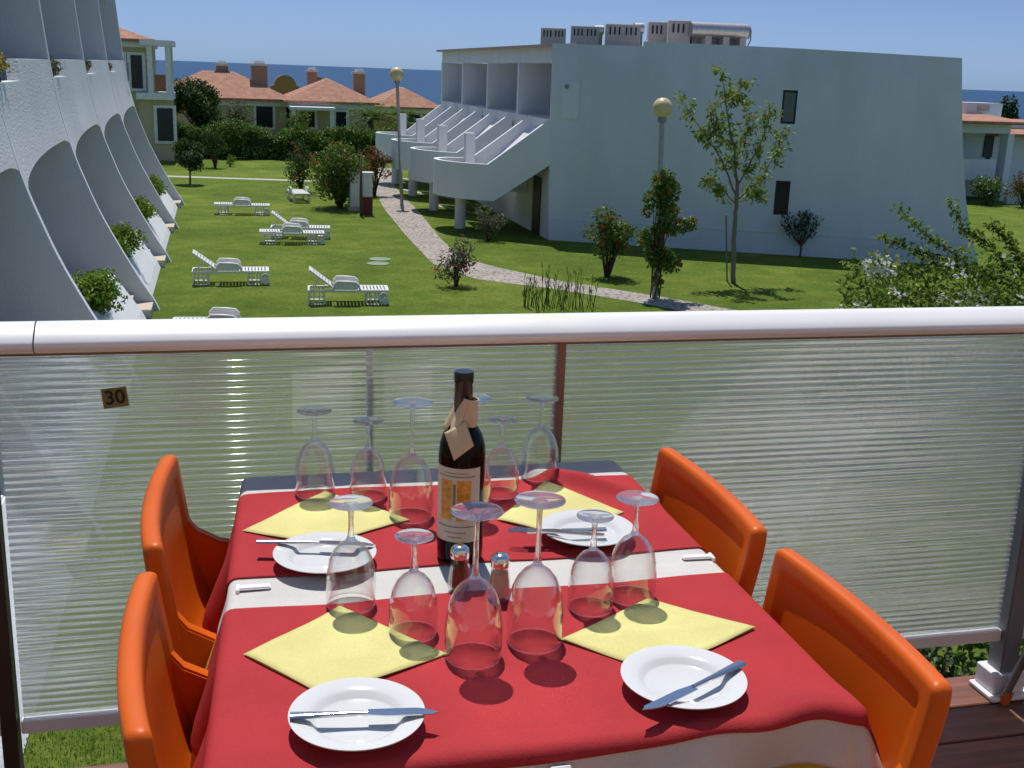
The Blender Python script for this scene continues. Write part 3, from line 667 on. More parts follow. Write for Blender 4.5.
shrub('garden_shrub', 'dark shrub with red blossoms left of the big flowering bush', gp(301, 192), 1.6, 2.45, 1600, .11, 'leaf_dark', flowers=('petal_red', 26))
shrub('garden_shrub', 'big round dark bush with orange red flowers beside the white service box', gp(340, 208), 2.85, 2.6, 9000, .115, 'leaf_mid', k=44, r=.52, flowers=('petal_orange', 46))
shrub('garden_shrub', 'tall loose bush with orange red blossom behind the white service box', gp(374, 196), 1.5, 2.7, 1300, .11, 'leaf_rust', flowers=('petal_orange', 40))
shrub('rose_bush', 'rounded rose bush with a few red blooms beside the gravel path bend', gp(456, 286), 1.2, 1.25, 1100, .085, 'leaf_grey', k=16, flowers=('petal_red', 16), fsize=.07)
shrub('garden_shrub', 'small rounded grey-green shrub in front of the shaded stair wall', gp(488, 241), 1.15, 1.28, 800, .09, 'leaf_grey', k=12)
shrub('garden_shrub', 'upright leafy shrub with reddish tips left of the lamp post climber', gp(607, 277), 1.5, 2.15, 1700, .12, 'leaf_mid', k=20, r=.30, flowers=('petal_orange', 18), z0=.4)
# palms
def palm(x, y, Y, label):
    a = aty(x, y, Y); t = thing('palm_tree', label, 'palm', (a.x, Y, G), 0, 'palms beyond the hedge')
    obj('trunk', MB().tube([(a.x, Y, G-.1), (a.x, Y, a.z)], [.22, .16], 10), 'bark', t, smooth=60)
    mb = MB()
    for i in range(26):
        q = rnd(0, 6.28); e = rnd(-.2, 1.2); Lf = rnd(1.3, 1.9); dr = V(math.cos(q)*math.cos(e), math.sin(q)*math.cos(e), math.sin(e)); p = V(*a); prev = p
        for s in range(9):
            dr = (dr+V(0, 0, -.13)).normalized(); nx = prev + dr*Lf/9; sd_ = dr.cross(V(0, 0, 1)).normalized()
            for sg in (-1, 1):
                for _ in range(2): mb.leaf(prev.lerp(nx, rnd(0, 1)), V(0, 0, 1), .55*(1-s/14), .06, up=(dr*.6+sd_*sg*.8-V(0, 0, .25)))
            prev = nx
    obj('fronds', mb, 'leaf_hedge', t, recalc=False)
palm(371, 118, 74, 'short palm beyond the hedge, nearer the middle villa'); palm(403, 116, 76, 'short palm beyond the hedge just behind the far lamp post')

# young tree on the lawn, drawn limb by limb
base = gp(733, 283); D_ = base.y
def tp(x, y, dy=0): p = aty(x, y, D_+dy); return p
t = thing('young_tree', 'young slender tree with sparse foliage on the lawn before the blank gable', 'tree', base)
limbs = [([(733, 285), (733, 240), (736, 205), (737, 180)], .075, .05, 0), ([(737, 182), (734, 150), (727, 110), (720, 68)], .045, .008, -.3), ([(736, 196), (722, 160), (705, 135), (680, 98)], .035, .007, .5),
         ([(737, 186), (752, 160), (764, 135), (770, 105)], .035, .007, -.5), ([(737, 200), (760, 180), (778, 150), (782, 128)], .03, .006, .6), ([(736, 205), (720, 188), (708, 178)], .02, .006, -.6),
         ([(731, 150), (716, 130), (712, 112)], .018, .005, .3), ([(735, 160), (748, 130), (745, 105)], .018, .005, .4), ([(736, 203), (752, 195), (764, 190)], .016, .005, -.4), ([(727, 112), (737, 92), (744, 84)], .014, .004, -.2)]
mb = MB(); lf = MB()
for pts, r0, r1, dy in limbs:
    n_ = len(pts); P_ = [tp(x, y, dy*i/(n_-1)) for i, (x, y) in enumerate(pts)]
    fine = []
    for i in range(n_-1):
        for q in range(5): fine.append(P_[i].lerp(P_[i+1], q/5) + V(rnd(-.02, .02), rnd(-.02, .02), 0))
    fine.append(P_[-1]); K = len(fine); mb.tube(fine, [r0+(r1-r0)*i/(K-1) for i in range(K)], 7)
    if r0 > .07: continue
    for i in range(3, K):
        wgt = i/(K-1)
        for _ in range(random.choice((1, 1, 2, 2, 3))):
            c = fine[i] + rdir()*rnd(.03, .26); mb.tube([fine[i], c], [.006, .003], 4)
            for _ in range(random.randint(6, 20)):
                d = (rdir()+V(0, 0, -.5)).normalized(); lf.leaf(c+rdir()*rnd(0, .19), rdir(), rnd(.11, .21), .065, up=d)
obj('trunk', mb, 'pale_bark', t, smooth=180); obj('crown', lf, 'leaf_light', t, recalc=False)
o = obj('support_stake', MB().tube([gp(727, 281), tp(726, 215, .1)], .025, 6), 'pale_bark'); tag(o, 'thin wooden stake beside the young tree trunk', 'stake')
# small fan-shaped tree by the wall
b = gp(800, 257); t = thing('small_tree', 'little fan-shaped dark tree against the foot of the gable wall', 'tree', b)
mb = MB(); lf = MB()
for i in range(13):
    q = RAD(-42+84*i/12); Lf = rnd(.9, 1.25); e = b + V(.9*math.sin(q)*Lf*.9, rnd(-.25, .25), .25+Lf*math.cos(q)); mb.tube([b-V(0, 0, .05), b+V(0, 0, .35), b.lerp(e, .6)+V(0, 0, .08), e], [.035, .03, .015, .005], 6)
    for _ in range(34): lf.leaf(b.lerp(e, rnd(.62, 1.03))+rdir()*.12, rdir(), rnd(.1, .17), .045, up=(e-b).normalized()+rdir()*.6)
obj('trunk', mb, 'stem_brown', t, smooth=180); obj('crown', lf, 'leaf_dark', t, recalc=False)
# spiky plants along the path, just above the rail
t = thing('grass_clump', 'row of thin spiky grass stalks growing beside the gravel path', 'plant', gp(560, 303))
mb = MB()
for i in range(50):
    p = gp(rnd(522, 596), rnd(303, 312)); hh = rnd(.3, 1.0); e = p+V(rnd(-.15, .15), rnd(-.1, .1), hh)
    mb.tube([p, e], [.012, .004], 4)
    for _ in range(4): mb.leaf(p.lerp(e, rnd(.3, 1)), rdir(), rnd(.12, .25), .03, up=V(rnd(-.5, .5), rnd(-.5, .5), 1))
obj('stalks', mb, 'leaf_mid', t, recalc=False)
# white-flowering shrub at right with long arching canes
b = V(9.9, 14.2, G); t = thing('flowering_shrub', 'wide green shrub with white blossoms and long arching canes at right, beyond the rail', 'shrub', b)
cl = []
for i in range(46):
    x, y = rnd(862, 1075), rnd(266, 330); y += max(0, (930-x)*.16)
    p = aty(x, y, 14+rnd(-1.6, 1.6)); cl.append((p, (rnd(.22, .42),)*3))
for i in range(26): p = b+V(rnd(-1.2, 2.5), rnd(-1.2, 1.2), rnd(.3, 2.0)); cl.append((p, (rnd(.35, .55),)*3))
for i in range(2): p = aty(rnd(985, 1060), rnd(262, 280), 14.6+rnd(-.6, .6)); cl.append((p, (rnd(.2, .32),)*3))
lf = MB(); cloud(lf, cl, 12000, .09)
mb = MB(); stems(mb, b, [c for c, _ in cl[:30]], .03)
fl_ = MB()
canes = [[(1000, 290), (960, 258), (925, 235), (898, 208)], [(985, 285), (950, 262), (910, 248), (880, 236)], [(1010, 270), (985, 240), (965, 232), (950, 200)], [(1010, 285), (975, 270), (930, 278), (862, 268)], [(1024, 275), (1010, 240), (990, 225)], [(1000, 300), (950, 296), (900, 298), (846, 303)]]
for cn in canes:
    P_ = [aty(x, y, 13.6+.3*i) for i, (x, y) in enumerate(cn)]; K = 26; fine = []
    for i in range(K+1):
        q = i/K*(len(P_)-1); j = min(int(q), len(P_)-2); fine.append(P_[j].lerp(P_[j+1], q-j))
    mb.tube(fine, [.012*(1-i/K)+.003 for i in range(K+1)], 5)
    for i, p in enumerate(fine):
        for _ in range(int(20-11*i/K)): lf.leaf(p+rdir()*rnd(.01, .10), (rdir()+V(0, 0, .5)).normalized(), rnd(.05, .10), .04)
for i in range(70):
    c, r = random.choice(cl[:46]); p = c + (rdir()+V(0, -.5, .5)).normalized()*r[0]
    for q in range(6): fl_.leaf(p+rdir()*.04, (rdir()+V(0, -.3, .6)), .065, .055)
for x, y in ((868, 264), (880, 262), (875, 270), (890, 268), (940, 300), (955, 302), (965, 297), (985, 300), (860, 305), (970, 305)):
    for k in range(3):
        p = aty(x+rnd(-5, 5), y+rnd(-4, 4), 13.2)
        for q in range(7): fl_.leaf(p+rdir()*.05, (rdir()+V(0, -.3, .6)), .075, .06)
obj('foliage', lf, 'leaf_lime', t, recalc=False); obj('stem', mb, 'stem_brown', t, smooth=180); obj('flowers', fl_, 'petal_white', t, recalc=False)
# shrubs and cypresses by the white house at right
shrub('garden_shrub', 'leafy green shrub at the corner of the white house at right', aty(984, 222, 50).xy.to_3d()+V(0, 0, G), 1.9, 1.5, 1500, .13, 'leaf_hedge', flowers=('petal_white', 14))
shrub('garden_shrub', 'rust-coloured shrub at the right edge before the white house', aty(1019, 225, 49).xy.to_3d()+V(0, 0, G), 1.9, 1.6, 1600, .11, 'leaf_rust')
for i, x in enumerate((1005, 1014)):
    a = aty(x, 102, 75); t = thing('cypress', ['left cypress top above the roof of the white house', 'right cypress top above the roof of the white house'][i], 'tree', (a.x, 75, G), 0, 'cypresses behind the white house')
    lf = MB(); cloud(lf, [(V(a.x, 75, G+(a.z-G)*q), (.9*(1.05-q)+.2, .9*(1.05-q)+.2, .45)) for q in [j/14 for j in range(2, 15)]], 3500, .22); obj('crown', lf, 'leaf_dark', t, recalc=False)
    obj('trunk', MB().tube([(a.x, 75, G-.1), (a.x, 75, a.z-.5)], [.12, .04], 6), 'bark', t)
# shrub just below the deck at right
t = shrub('garden_shrub', 'dense dark green shrub growing close below the deck edge at right', V(3.0, 4.2, G), 3.2, 3.75, 15000, .055, 'leaf_dark', k=60, r=.45, d=2.4, z0=.6)
shrub('garden_shrub', 'dark shrub with red blossoms blurred behind the panel at the right edge', V(11.6, 14.2, G), 1.6, 1.5, 1800, .09, 'leaf_dark', flowers=('petal_red', 40), k=20)
shrub('garden_shrub', 'rust-coloured low shrub blurred behind the left end of the panel', V(-.65, 21.6, G), 1.2, .8, 900, .09, 'leaf_rust', k=14)
shrub('garden_shrub', 'orange-flowered shrub blurred behind the panel right of the bronze post', atz(588, 362), 1.0, .9, 900, .09, 'leaf_rust', k=14, flowers=('petal_orange', 20))
# planter plants of the left building
for i, (a, b2) in enumerate(zip(LB_Y[1:], LB_Y[2:])):
    lab = ['full green pelargonium spilling over nearest terrace parapet of left building', 'full green pelargonium on the terrace parapet nearest the front of left building', 'green pelargonium on the middle terrace parapet of left building', 'green plant on third terrace parapet of left building', 'small green plant on the farthest terrace parapet of left building'][i]
    bp = V(psm(1.0)-.34, a+2.3, G+1.0); sc = 1.0 if i < 3 else .8
    shrub('potted_plant', lab, bp, 1.0*sc, .66*sc, 1900, .10, 'leaf_bright', k=24, r=.25, d=2.6*sc, group='plants on the terrace parapets', z0=-.12)
for i, (a, b2) in enumerate(zip(LB_Y[2:], LB_Y[3:])):
    lab = ['yellow-green plant in the upper balcony notch nearest the front', 'small dull plant in the second upper balcony notch', 'small plant in the third upper balcony notch, mostly hidden', 'small plant in the farthest upper balcony notch'][i]
    sc = (1, .8, .55, .5)[i]
    shrub('potted_plant', lab, V(psm(5.05)-.12, a+.9, G+5.05), .6*sc, .62*sc, 420, .08, 'leaf_yellow' if i == 0 else 'leaf_grey', k=9, r=.18*sc, d=1.5*sc, group='plants in the balcony notches', z0=.02)
# grass blades where the gap under the railing shows the lawn close up
mb = MB()
for i in range(9000):
    x, y = rnd(-2.6, .4), rnd(7.6, 11.2); hh = rnd(.02, .06); p = V(x, y, G); mb.leaf(p, V(rnd(-1, 1), rnd(-1, 1), .2), hh, .012, up=V(rnd(-.4, .4), rnd(-.4, .4), 1))
obj('grass', mb, 'leaf_bright', recalc=False, kind='stuff')

# ================================================================== STREET FURNITURE AND GARDEN OBJECTS
def lamp(base, h, label):
    t = thing('lamp_post', label, 'lamp post', base, 0, 'globe lamps in the garden'); b = V(*base); ln = V(-.05*h if h > 5.2 else -.03*h, 0, 0)
    obj('post', MB().tube([b-V(0, 0, .1), b+ln*.5+V(0, 0, h*.5), b+ln*.92+V(0, 0, h-.42)], [.075, .068, .062], 14), 'galvanised', t, smooth=60)
    obj('collar', MB().lathe([(0, h-.44), (.10, h-.44), (.12, h-.36), (.10, h-.30), (0, h-.30)], 16, b+ln*.94), 'grey_cap', t, smooth=40)
    obj('globe', MB().sphere(b+ln+V(0, 0, h-.08), .245 if h < 5.2 else .28, 14), 'lamp_globe', t, smooth=180)
lamp(gp(402, 205), 5.35, 'grey globe lamp post standing at the edge of the gravel path, farther back')
lb2 = gp(655, 298); lamp(lb2, 4.87, 'grey globe lamp post wrapped in a climbing shrub, before the gable')
b = lb2+V(0, -.12, 0); t = thing('climbing_shrub', 'leafy climber with pinkish tips growing up the nearer lamp post', 'climber', b)
cl = []
for i in range(26):
    z = rnd(.9, 3.1); wd = .85*max(.12, 1-abs(z-1.75)/1.35); cl.append((b+V(rnd(-wd, wd)*.9+.0, rnd(-.3, .3), z), (rnd(.13, .25),)*3))
cl += [(b+V(.75, 0, 1.95), (.2, .2, .13)), (b+V(.55, 0, 1.9), (.2,)*3), (b+V(0, 0, 3.05), (.12, .12, .22)), (b+V(0, 0, 2.75), (.15,)*3), (b+V(0, 0, .5), (.1, .1, .25))]
lf = MB(); cloud(lf, cl, 3800, .115); obj('foliage', lf, 'leaf_mid', t, recalc=False)
mb = MB()
for k in range(5): mb.tube([b+V(.13*math.cos(k*1.3+q*.9), .12+.13*math.sin(k*1.3+q*.9), -.05+q*.45) for q in range(6)], .022, 6)
stems(mb, b+V(0, 0, .8), [c for c, _ in cl[:16]], .02); obj('stem', mb, 'stem_brown', t, smooth=180)
fl_ = MB()
for c, r in cl:
    for k in range(2):
        p = c+(rdir()+V(0, -.4, .4)).normalized()*r[0]
        for q in range(4): fl_.leaf(p, rdir(), .07, .05)
obj('flowers', fl_, 'petal_orange', t, recalc=False)
# service box and gate pillar
a = gp(361, 211); 
t = thing('service_box', 'white painted service cabinet beside the big bush', 'cabinet', a)
mb = MB(); mb.box(a.x-.42, a.x+.06, a.y, a.y+.5, G-.05, G+1.45); mb.bevel(.03, 2); obj('cabinet', mb, 'wall_white', t); obj('base', MB().box(a.x-.46, a.x+.10, a.y-.06, a.y+.56, G-.05, G+.18), 'concrete', t); obj('cap', MB().box(a.x-.45, a.x+.09, a.y-.03, a.y+.53, G+1.452, G+1.5), 'concrete', t)
a = gp(368, 215); t = thing('gate_pillar', 'short white pillar with dark red base at the path edge', 'pillar', a)
mb = MB(); mb.box(a.x-.17, a.x+.17, a.y, a.y+.4, G+.68, G+1.52); mb.bevel(.02, 1); obj('shaft', mb, 'parapet_white', t); obj('base', MB().box(a.x-.18, a.x+.18, a.y-.01, a.y+.41, G-.05, G+.677), 'dark_red', t)
obj('cap', MB().box(a.x-.21, a.x+.21, a.y-.04, a.y+.44, G+1.523, G+1.62), 'parapet_white', t)
a = gp(361.5, 216); o = obj('bare_trunk', MB().tube([a-V(0, 0, .1), a+V(-.02, 0, 1.0), a+V(0, .1, 2.4)], [.07, .06, .03], 8), 'bark', smooth=180); tag(o, 'thin dark trunk between the white cabinet and the pillar', 'trunk')
for k, p in enumerate(((380, 259.5), (378, 264))):
    a = gp(*p); o = obj('drain_cover', MB().lathe([(0, 0), (.33, 0), (.33, .02), (.28, .03), (0, .03)], 20, (a.x, a.y, G)), 'lid_green'); tag(o, ['farther pale green drain cover set in the lawn', 'nearer pale green drain cover set in the lawn'][k], 'drain cover', 'drain covers in the lawn')

def make_lounger(up, label):
    """head at local -x, foot at +x; 1.9 m long"""
    t = thing('sun_lounger', label, 'sun lounger', (0, 0, 0), 0, 'white plastic sun loungers on the lawn')
    hx = -.30
    mb = MB()
    for i in range(15):
        x = hx+.04+i*.083; mb.box(x, x+.060, -.27, .27, .352, .375)
    for s in (-1, 1): mb.box(hx-.25, .98, s*.30-.035, s*.30+.035, .31, .37)
    mb.box(.93, .99, -.30, .30, .30, .372); mb.box(-.93, -.87, -.30, .30, .31, .365)
    for s in (-1, 1): mb.box(-.93, hx-.25, s*.30-.03, s*.30+.03, .31, .36)
    mb.bevel(.008, 1); obj('bed_frame', mb, 'lounger_white', t, world=False)
    q = RAD(up); ca, sa = math.cos(q), math.sin(q); R3 = Matrix.Translation((hx, 0, .385)) @ Matrix.Rotation(q, 4, 'Y')
    mb = MB()
    for i in range(7):
        x = -.10-i*.085; mb.box(x-.062, x, -.25, .25, -.012, .012)
    for s in (-1, 1): mb.box(-.72, 0, s*.275-.03, s*.275+.03, -.018, .018)
    mb.box(-.74, -.68, -.29, .29, -.018, .018); mb.bevel(.006, 1)
    bmesh.ops.transform(mb.b, matrix=R3, verts=mb.b.verts); obj('backrest', mb, 'lounger_white', t, world=False)
    if up > 5:
        for s in (-1, 1): p = R3 @ V(-.45, s*.26, -.02); obj('back_prop', MB().tube([p, (-.80, s*.26, .34)], .014, 6), 'lounger_white', t, world=False)
    for s in (-1, 1):
        mb = MB(); mb.tube([(-.32, s*.33, .36), (-.30, s*.345, .50), (-.24, s*.35, .565), (.02, s*.35, .56), (.20, s*.35, .54), (.26, s*.345, .49), (.30, s*.33, .36)], [.028, .03, .036, .036, .036, .03, .028], 8)
        mb.box(-.29, .25, s*.345-.012, s*.345+.012, .375, .53); obj('armrest', mb, 'lounger_white', t, world=False, smooth=50)
    for x, w in ((-.72, .20), (.62, .18)):
        for s in (-1, 1):
            mb = MB(); mb.tube([(x-w*.75, s*.29, .34), (x-w*.95, s*.30, .02), (x-w*.6, s*.30, .012), (x+w*.6, s*.30, .012), (x+w*.95, s*.30, .02), (x+w*.75, s*.29, .34)], .02, 6)
            mb.tube([(x-w*.3, s*.29, .34), (x-w*.35, s*.30, .02)], .012, 6); mb.tube([(x+w*.3, s*.29, .34), (x+w*.35, s*.30, .02)], .012, 6); mb.tube([(x-w*.85, s*.295, .2), (x+w*.85, s*.295, .2)], .012, 6)
            obj('leg', mb, 'lounger_white', t, world=False, smooth=50)
    for s in (-1, 1): obj('wheel', MB().tube([(.90, s*.29, .10), (.90, s*.33, .10)], .09, 12), 'lounger_white', t, world=False)
    return t
lg = 'white plastic sun loungers on the lawn'
a = make_lounger(36, 'white sun lounger with raised back, nearest the left building'); p = gp(228, 283); a.location = (p.x+.05, p.y, G); a.rotation_euler.z = RAD(-1)
def place(src, p, rz, label, dz=0): o = copy_tree(src); o.location = (p.x, p.y, G+dz); o.rotation_euler.z = RAD(rz); o['label'] = label; return o
b = make_lounger(37, 'white sun lounger with raised back, nearest the rail and right of the others'); p = gp(347, 302.5); b.location = (p.x, p.y, G); b.rotation_euler.z = RAD(-4)
f = make_lounger(0, 'white sun lounger lying flat, farthest back on the lawn'); p = gp(243, 214); f.location = (p.x, p.y, G); f.rotation_euler.z = RAD(-2)
place(f, gp(293, 243), -2, 'white sun lounger lying flat, in front of one with a raised back')
place(b, gp(300, 238)+V(0, .15, 0), -6, 'white sun lounger with raised back, close behind a flat one')
e = copy_tree(f); p = gp(300, 203); e.location = (p.x, p.y+.9, G); e.rotation_euler.z = RAD(96); e['label'] = 'white sun lounger seen end on, left of the big bush'
place(f, gp(225, 339), -4, 'white sun lounger almost wholly hidden by the railing top')
for k, (x0, x1, y0, y1) in enumerate(((292, 352, 372, 432), (384, 432, 368, 425))):
    a, b, c, d = atz(x0, y1), atz(x1, y1), atz(x1, y0), atz(x0, y0); mb = MB(); mb.prism([(p.x, p.y, G-.02) for p in (a, b, c, d)], (0, 0, .06)); o = obj('paving_slab', mb, 'concrete')
    tag(o, ['pale paving slab blurred behind the panel, left of the thin middle post', 'pale paving slab blurred behind the panel, right of the thin middle post'][k], 'paving', 'pale slabs in the lawn below the rail')
# plastic table in the first terrace of the left building
b = V(-3.75, 21.4, G+.12); t = thing('plastic_table', 'grey white plastic table standing in the nearest visible terrace at left', 'table', b)
mb = MB(); mb.box(-4.4, -3.1, 20.95, 21.85, G+.79, G+.84); mb.bevel(.02, 2); obj('tabletop', mb, 'lounger_white', t)
for sx in (-4.3, -3.2):
    for sy in (21.05, 21.75): obj('leg', MB().tube([(sx, sy, G+.12), (sx, sy, G+.79)], [.03, .04], 8), 'lounger_white', t)

# ================================================================== RAILING
YR = 2.354
rl = thing('railing', 'white metal railing with ribbed translucent panels round the terrace', 'railing', (.8, YR, 0))
RP = [(-.047, -.016), (-.049, -.008), (-.045, -.001), (-.030, .0105), (-.010, .0225), (.006, .0285), (.018, .0265), (.027, .017), (.030, .002), (.026, -.016), (.014, -.026), (-.004, -.029), (-.030, -.027), (-.042, -.022)]
for x0, x1 in ((-.357, 2.6), (-3, -.360)):
    mb = MB(); mb.prism([(x0, YR-.028+y, 1.0245+z) for y, z in RP], (x1-x0, 0, 0)); obj('handrail', mb, 'rail_aluminium', rl, smooth=50)
PAN = [(-3.0, -1.30), (-1.28, -.481), (-.444, .7003), (.7167, 1.942), (2.01, 4.0)]
for x0, x1 in PAN:
    z0, z1 = .186, .984
    nz_ = int((z1-z0)/.0145)
    mb = MB(); mb.box(x0, x1, YR-.003, YR+.003, z0, z1)
    for fce in mb.b.faces: fce.material_index = 0 if fce.calc_center_median().y < YR-.0025 else 1
    p = obj('panel', mb, ['panel_sheet', 'panel_clear'], rl)
    mb = MB()
    for i in range(nz_):
        z = z0+.008+i*.0145
        if z > z1-.005: break
        prof = [(YR-.0032, z-.0018), (YR-.0070, z-.0016), (YR-.0082, z-.0011), (YR-.0080, z-.0006), (YR-.0073, z-.0001), (YR-.0063, z+.0004), (YR-.0050, z+.0008), (YR-.0040, z+.0011), (YR-.0032, z+.0012)]
        k = len(prof); A = [mb.b.verts.new((x0, y, zz)) for y, zz in prof]; B = [mb.b.verts.new((x1, y, zz)) for y, zz in prof]
        for j in range(k-1): mb.b.faces.new((A[j], B[j], B[j+1], A[j+1]))
    obj('rib', mb, 'panel_rib', p, smooth=180, kind='stuff')
    mb = MB(); mb.box(x0-.005, x1+.005, YR-.016, YR+.016, .155, .188); mb.bevel(.003, 1); obj('bottom_rail', mb, 'rail_aluminium', rl)
    mb = MB(); mb.box(x0-.005, x1+.005, YR-.014, YR-.0035, .982, 1.008); obj('top_channel', mb, 'post_bronze', rl)
for x, mm, w in ((.7085, 'post_bronze', .008), (-.472, 'post_brown', .016), (-1.29, 'post_brown', .01)):
    mb = MB(); mb.box(x-w, x+w, YR-.022, YR+.022, .001, .992); mb.bevel(.002, 1); obj('post', mb, mm, rl)
obj('post', MB().box(.288, .300, YR+.03, YR+.05, .001, .99), 'rail_aluminium', rl)
mb = MB(); mb.box(1.950, 2.002, YR-.03, YR+.03, .02, .992); mb.bevel(.004, 2); q = obj('post', mb, 'grey_cap', rl)
mb = MB(); mb.box(1.915, 2.045, YR-.06, YR+.045, .001, .014); mb.box(1.928, 2.024, YR-.04, YR+.04, .0145, .07); mb.bevel(.003, 1); bk = obj('base_bracket', mb, 'rail_aluminium', q)
# table number
a, b = V(-.2565, 0, .888), V(-.2065, 0, .845)
t = thing('table_number', 'small olive sticker reading 30 on the ribbed panel at left', 'sticker', (-.2222, YR-.0118, .892))
t.rotation_euler = (0, RAD(-6), 0)
mb = MB(); mb.box(-.0245, .0245, -.0008, .0008, -.0205, .0205); o = obj('plate', mb, 'number_olive', t, world=False)
cu = bpy.data.curves.new('digits', 'FONT'); cu.body = '30'; cu.size = .040; cu.align_x = 'CENTER'; cu.align_y = 'CENTER'; cu.extrude = .0003; cu.offset = .0008
tmp = bpy.data.objects.new('digits_curve', cu); C.objects.link(tmp); bpy.context.view_layer.update()
me = bpy.data.meshes.new_from_object(tmp.evaluated_get(bpy.context.evaluated_depsgraph_get())); bpy.data.objects.remove(tmp); bpy.data.curves.remove(cu)
me.materials.clear(); me.materials.append(M['ink_black']); me.transform(Matrix.Translation((0, -.0014, 0)) @ Matrix.Rotation(RAD(90), 4, 'X'))
o = bpy.data.objects.new('digits', me); C.objects.link(o); o.parent = t

# ================================================================== TABLE
TX0, TX1, TY0, TY1, TZ = -.025, .800, 1.215, 2.238, .742
def tx0(y): return -.028+.062*min(1, max(0, (y-TY0)/1.02))      # the cloth edge runs in a little towards the far end
t = thing('dining_table', 'rectangular dining table hidden under layered tablecloths', 'table', ((TX0+TX1)/2, (TY0+TY1)/2, 0))
mb = MB(); mb.prism([(tx0(TY0)+.004, TY0+.004, TZ-.03), (TX1-.004, TY0+.004, TZ-.03), (TX1-.004, TY1-.004, TZ-.03), (tx0(TY1)+.004, TY1-.004, TZ-.03)], (0, 0, .026)); mb.bevel(.006, 2); obj('tabletop', mb, 'concrete', t)
for x in (TX0+.08, TX1-.08):
    for y in (TY0+.08, TY1-.08): obj('leg', MB().tube([(x, y, 0), (x, y, TZ-.03)], .02, 10), 'chair_tube', t, smooth=50)
def pucker(x, y):
    """raised folds: a ridge near the far right corner, a puff at the near right corner"""
    ax, ay, bx, by = .595, 2.185, .80, 1.985; t_ = ((x-ax)*(bx-ax)+(y-ay)*(by-ay))/((bx-ax)**2+(by-ay)**2); t_ = min(1.2, max(0, t_))
    d = math.hypot(x-ax-(bx-ax)*t_, y-ay-(by-ay)*t_); h = .026*math.sin(math.pi*min(1, .12+.8*t_))*math.exp(-(d/.022)**2)
    h += .020*math.exp(-((x-.735)/.055)**2-((y-1.225)/.045)**2) + .008*math.exp(-((x-.60)/.05)**2-((y-1.20)/.03)**2)
    return h
def drape(a, b, lay):
    """flat cloth point (a, b) in table plan -> draped 3-D point; lay = layer height"""
    cyy = min(max(b, TY0), TY1); xl = tx0(cyy)
    if a < .3: a = xl+(a-TX0)*(.3-xl)/(.3-TX0) if a > TX0 else xl+(a-TX0)
    cx = min(max(a, xl), TX1)
    ox, oy = a-cx, b-cyy; d = math.hypot(ox, oy)
    if d < 1e-6:
        return V(a, b, TZ+lay+pucker(a, b)+.0012*noise.noise(V(a*9, b*9, 1)))
    ux, uy = ox/d, oy/d; r = .012+lay
    per = cx*1.0+cyy*1.0+math.atan2(uy, ux)*.10
    if d < r*math.pi/2:
        q = d/r; out = r*math.sin(q); dn = r*(1-math.cos(q))
    else:
        dd = d-r*math.pi/2; corner = abs(ux*uy)*2
        wave = (.020*math.sin(per*17)+.012*math.sin(per*31+1.3))*min(1, dd/.12)
        out = r+wave+(.22 if ux < -.7 else .10)*dd*(1-.3*corner)+.03*corner*min(1, dd/.1); dn = r+dd*.985
    return V(cx+ux*out, cyy+uy*out, TZ+lay-dn+pucker(cx, cyy))
def cloth_obj(name, x0, x1, y0, y1, lay, mat, label, cat, step=.0065, group=None, round_=.0, wav=0):
    nu, nv = int((x1-x0)/step), int((y1-y0)/step)
    def fn(u, v):
        a, b = x0+(x1-x0)*u, y0+(y1-y0)*v
        if wav:
            b += wav*math.sin(a*14+y0*5)*(1 if v < .5 else -1)*abs(2*v-1)**6 + wav*.6*noise.noise(V(a*6, y0, v*2))*abs(2*v-1)**6
        return drape(a, b, lay)
    mb = MB().grid(fn, nu, nv)
    o = obj(name, mb, mat, smooth=180); tag(o, label, cat, group)
    s = o.modifiers.new('thickness', 'SOLIDIFY'); s.thickness = .0012; s.offset = 0
    return o
cloth_obj('tablecloth', TX0-.24, TX1+.24, TY0-.30, TY1+.25, .0, 'cloth_yellow', 'mustard yellow underlay cloth showing below the white tablecloth', 'tablecloth')
cloth_obj('tablecloth', TX0-.065, TX1+.20, TY0-.095, TY1+.22, .003, 'cloth_white', 'white tablecloth hanging over the near edge and showing as a band mid table', 'tablecloth')
cloth_obj('table_runner', TX0-.175, TX1+.20, TY0-.028, 1.643, .006, 'cloth_red', 'red overlay cloth across the near half of the table', 'table runner', group='red overlay cloths', wav=.004)
cloth_obj('table_runner', TX0-.175, TX1+.20, 1.752, 2.140, .006, 'cloth_red', 'red overlay cloth across the far half of the table', 'table runner', group='red overlay cloths', wav=.004)
TS = TZ+.0075                                     # top of the cloth stack
T = lambda x, y, z=TS: atz(x, y, z)
def on_table(x, y, z=TS): return atz(x, y, z)
# clips
def clip(x, y, rz, label):
    t = thing('table_clip', label, 'clip', (x, y, TS-.002), RAD(rz), 'white tablecloth clips')
    mb = MB(); mb.box(-.028, .026, -.008, .008, 0, .0045); mb.bevel(.002, 2); obj('arm', mb, 'clip_white', t, world=False)
    s = -1 if x < .4 else 1
    mb = MB(); mb.box(s*.026-.003, s*.026+.003, -.012, .012, -.05, .0043); mb.bevel(.001, 1); obj('jaw', mb, 'clip_white', t, world=False)
clip(.03, 1.715, 0, 'white plastic clip on the white band at left table edge'); clip(.782, 1.712, -3, 'white plastic clip on the white band at right table edge')
t = thing('table_clip', 'pale plastic clip at the middle of the near table edge', 'clip', (.385, TY0-.022, TZ-.03), 0, 'white tablecloth clips')
mb = MB(); mb.box(-.014, .014, -.004, .002, -.075, .012); mb.bevel(.002, 1); obj('jaw', mb, 'clip_white', t, world=False)
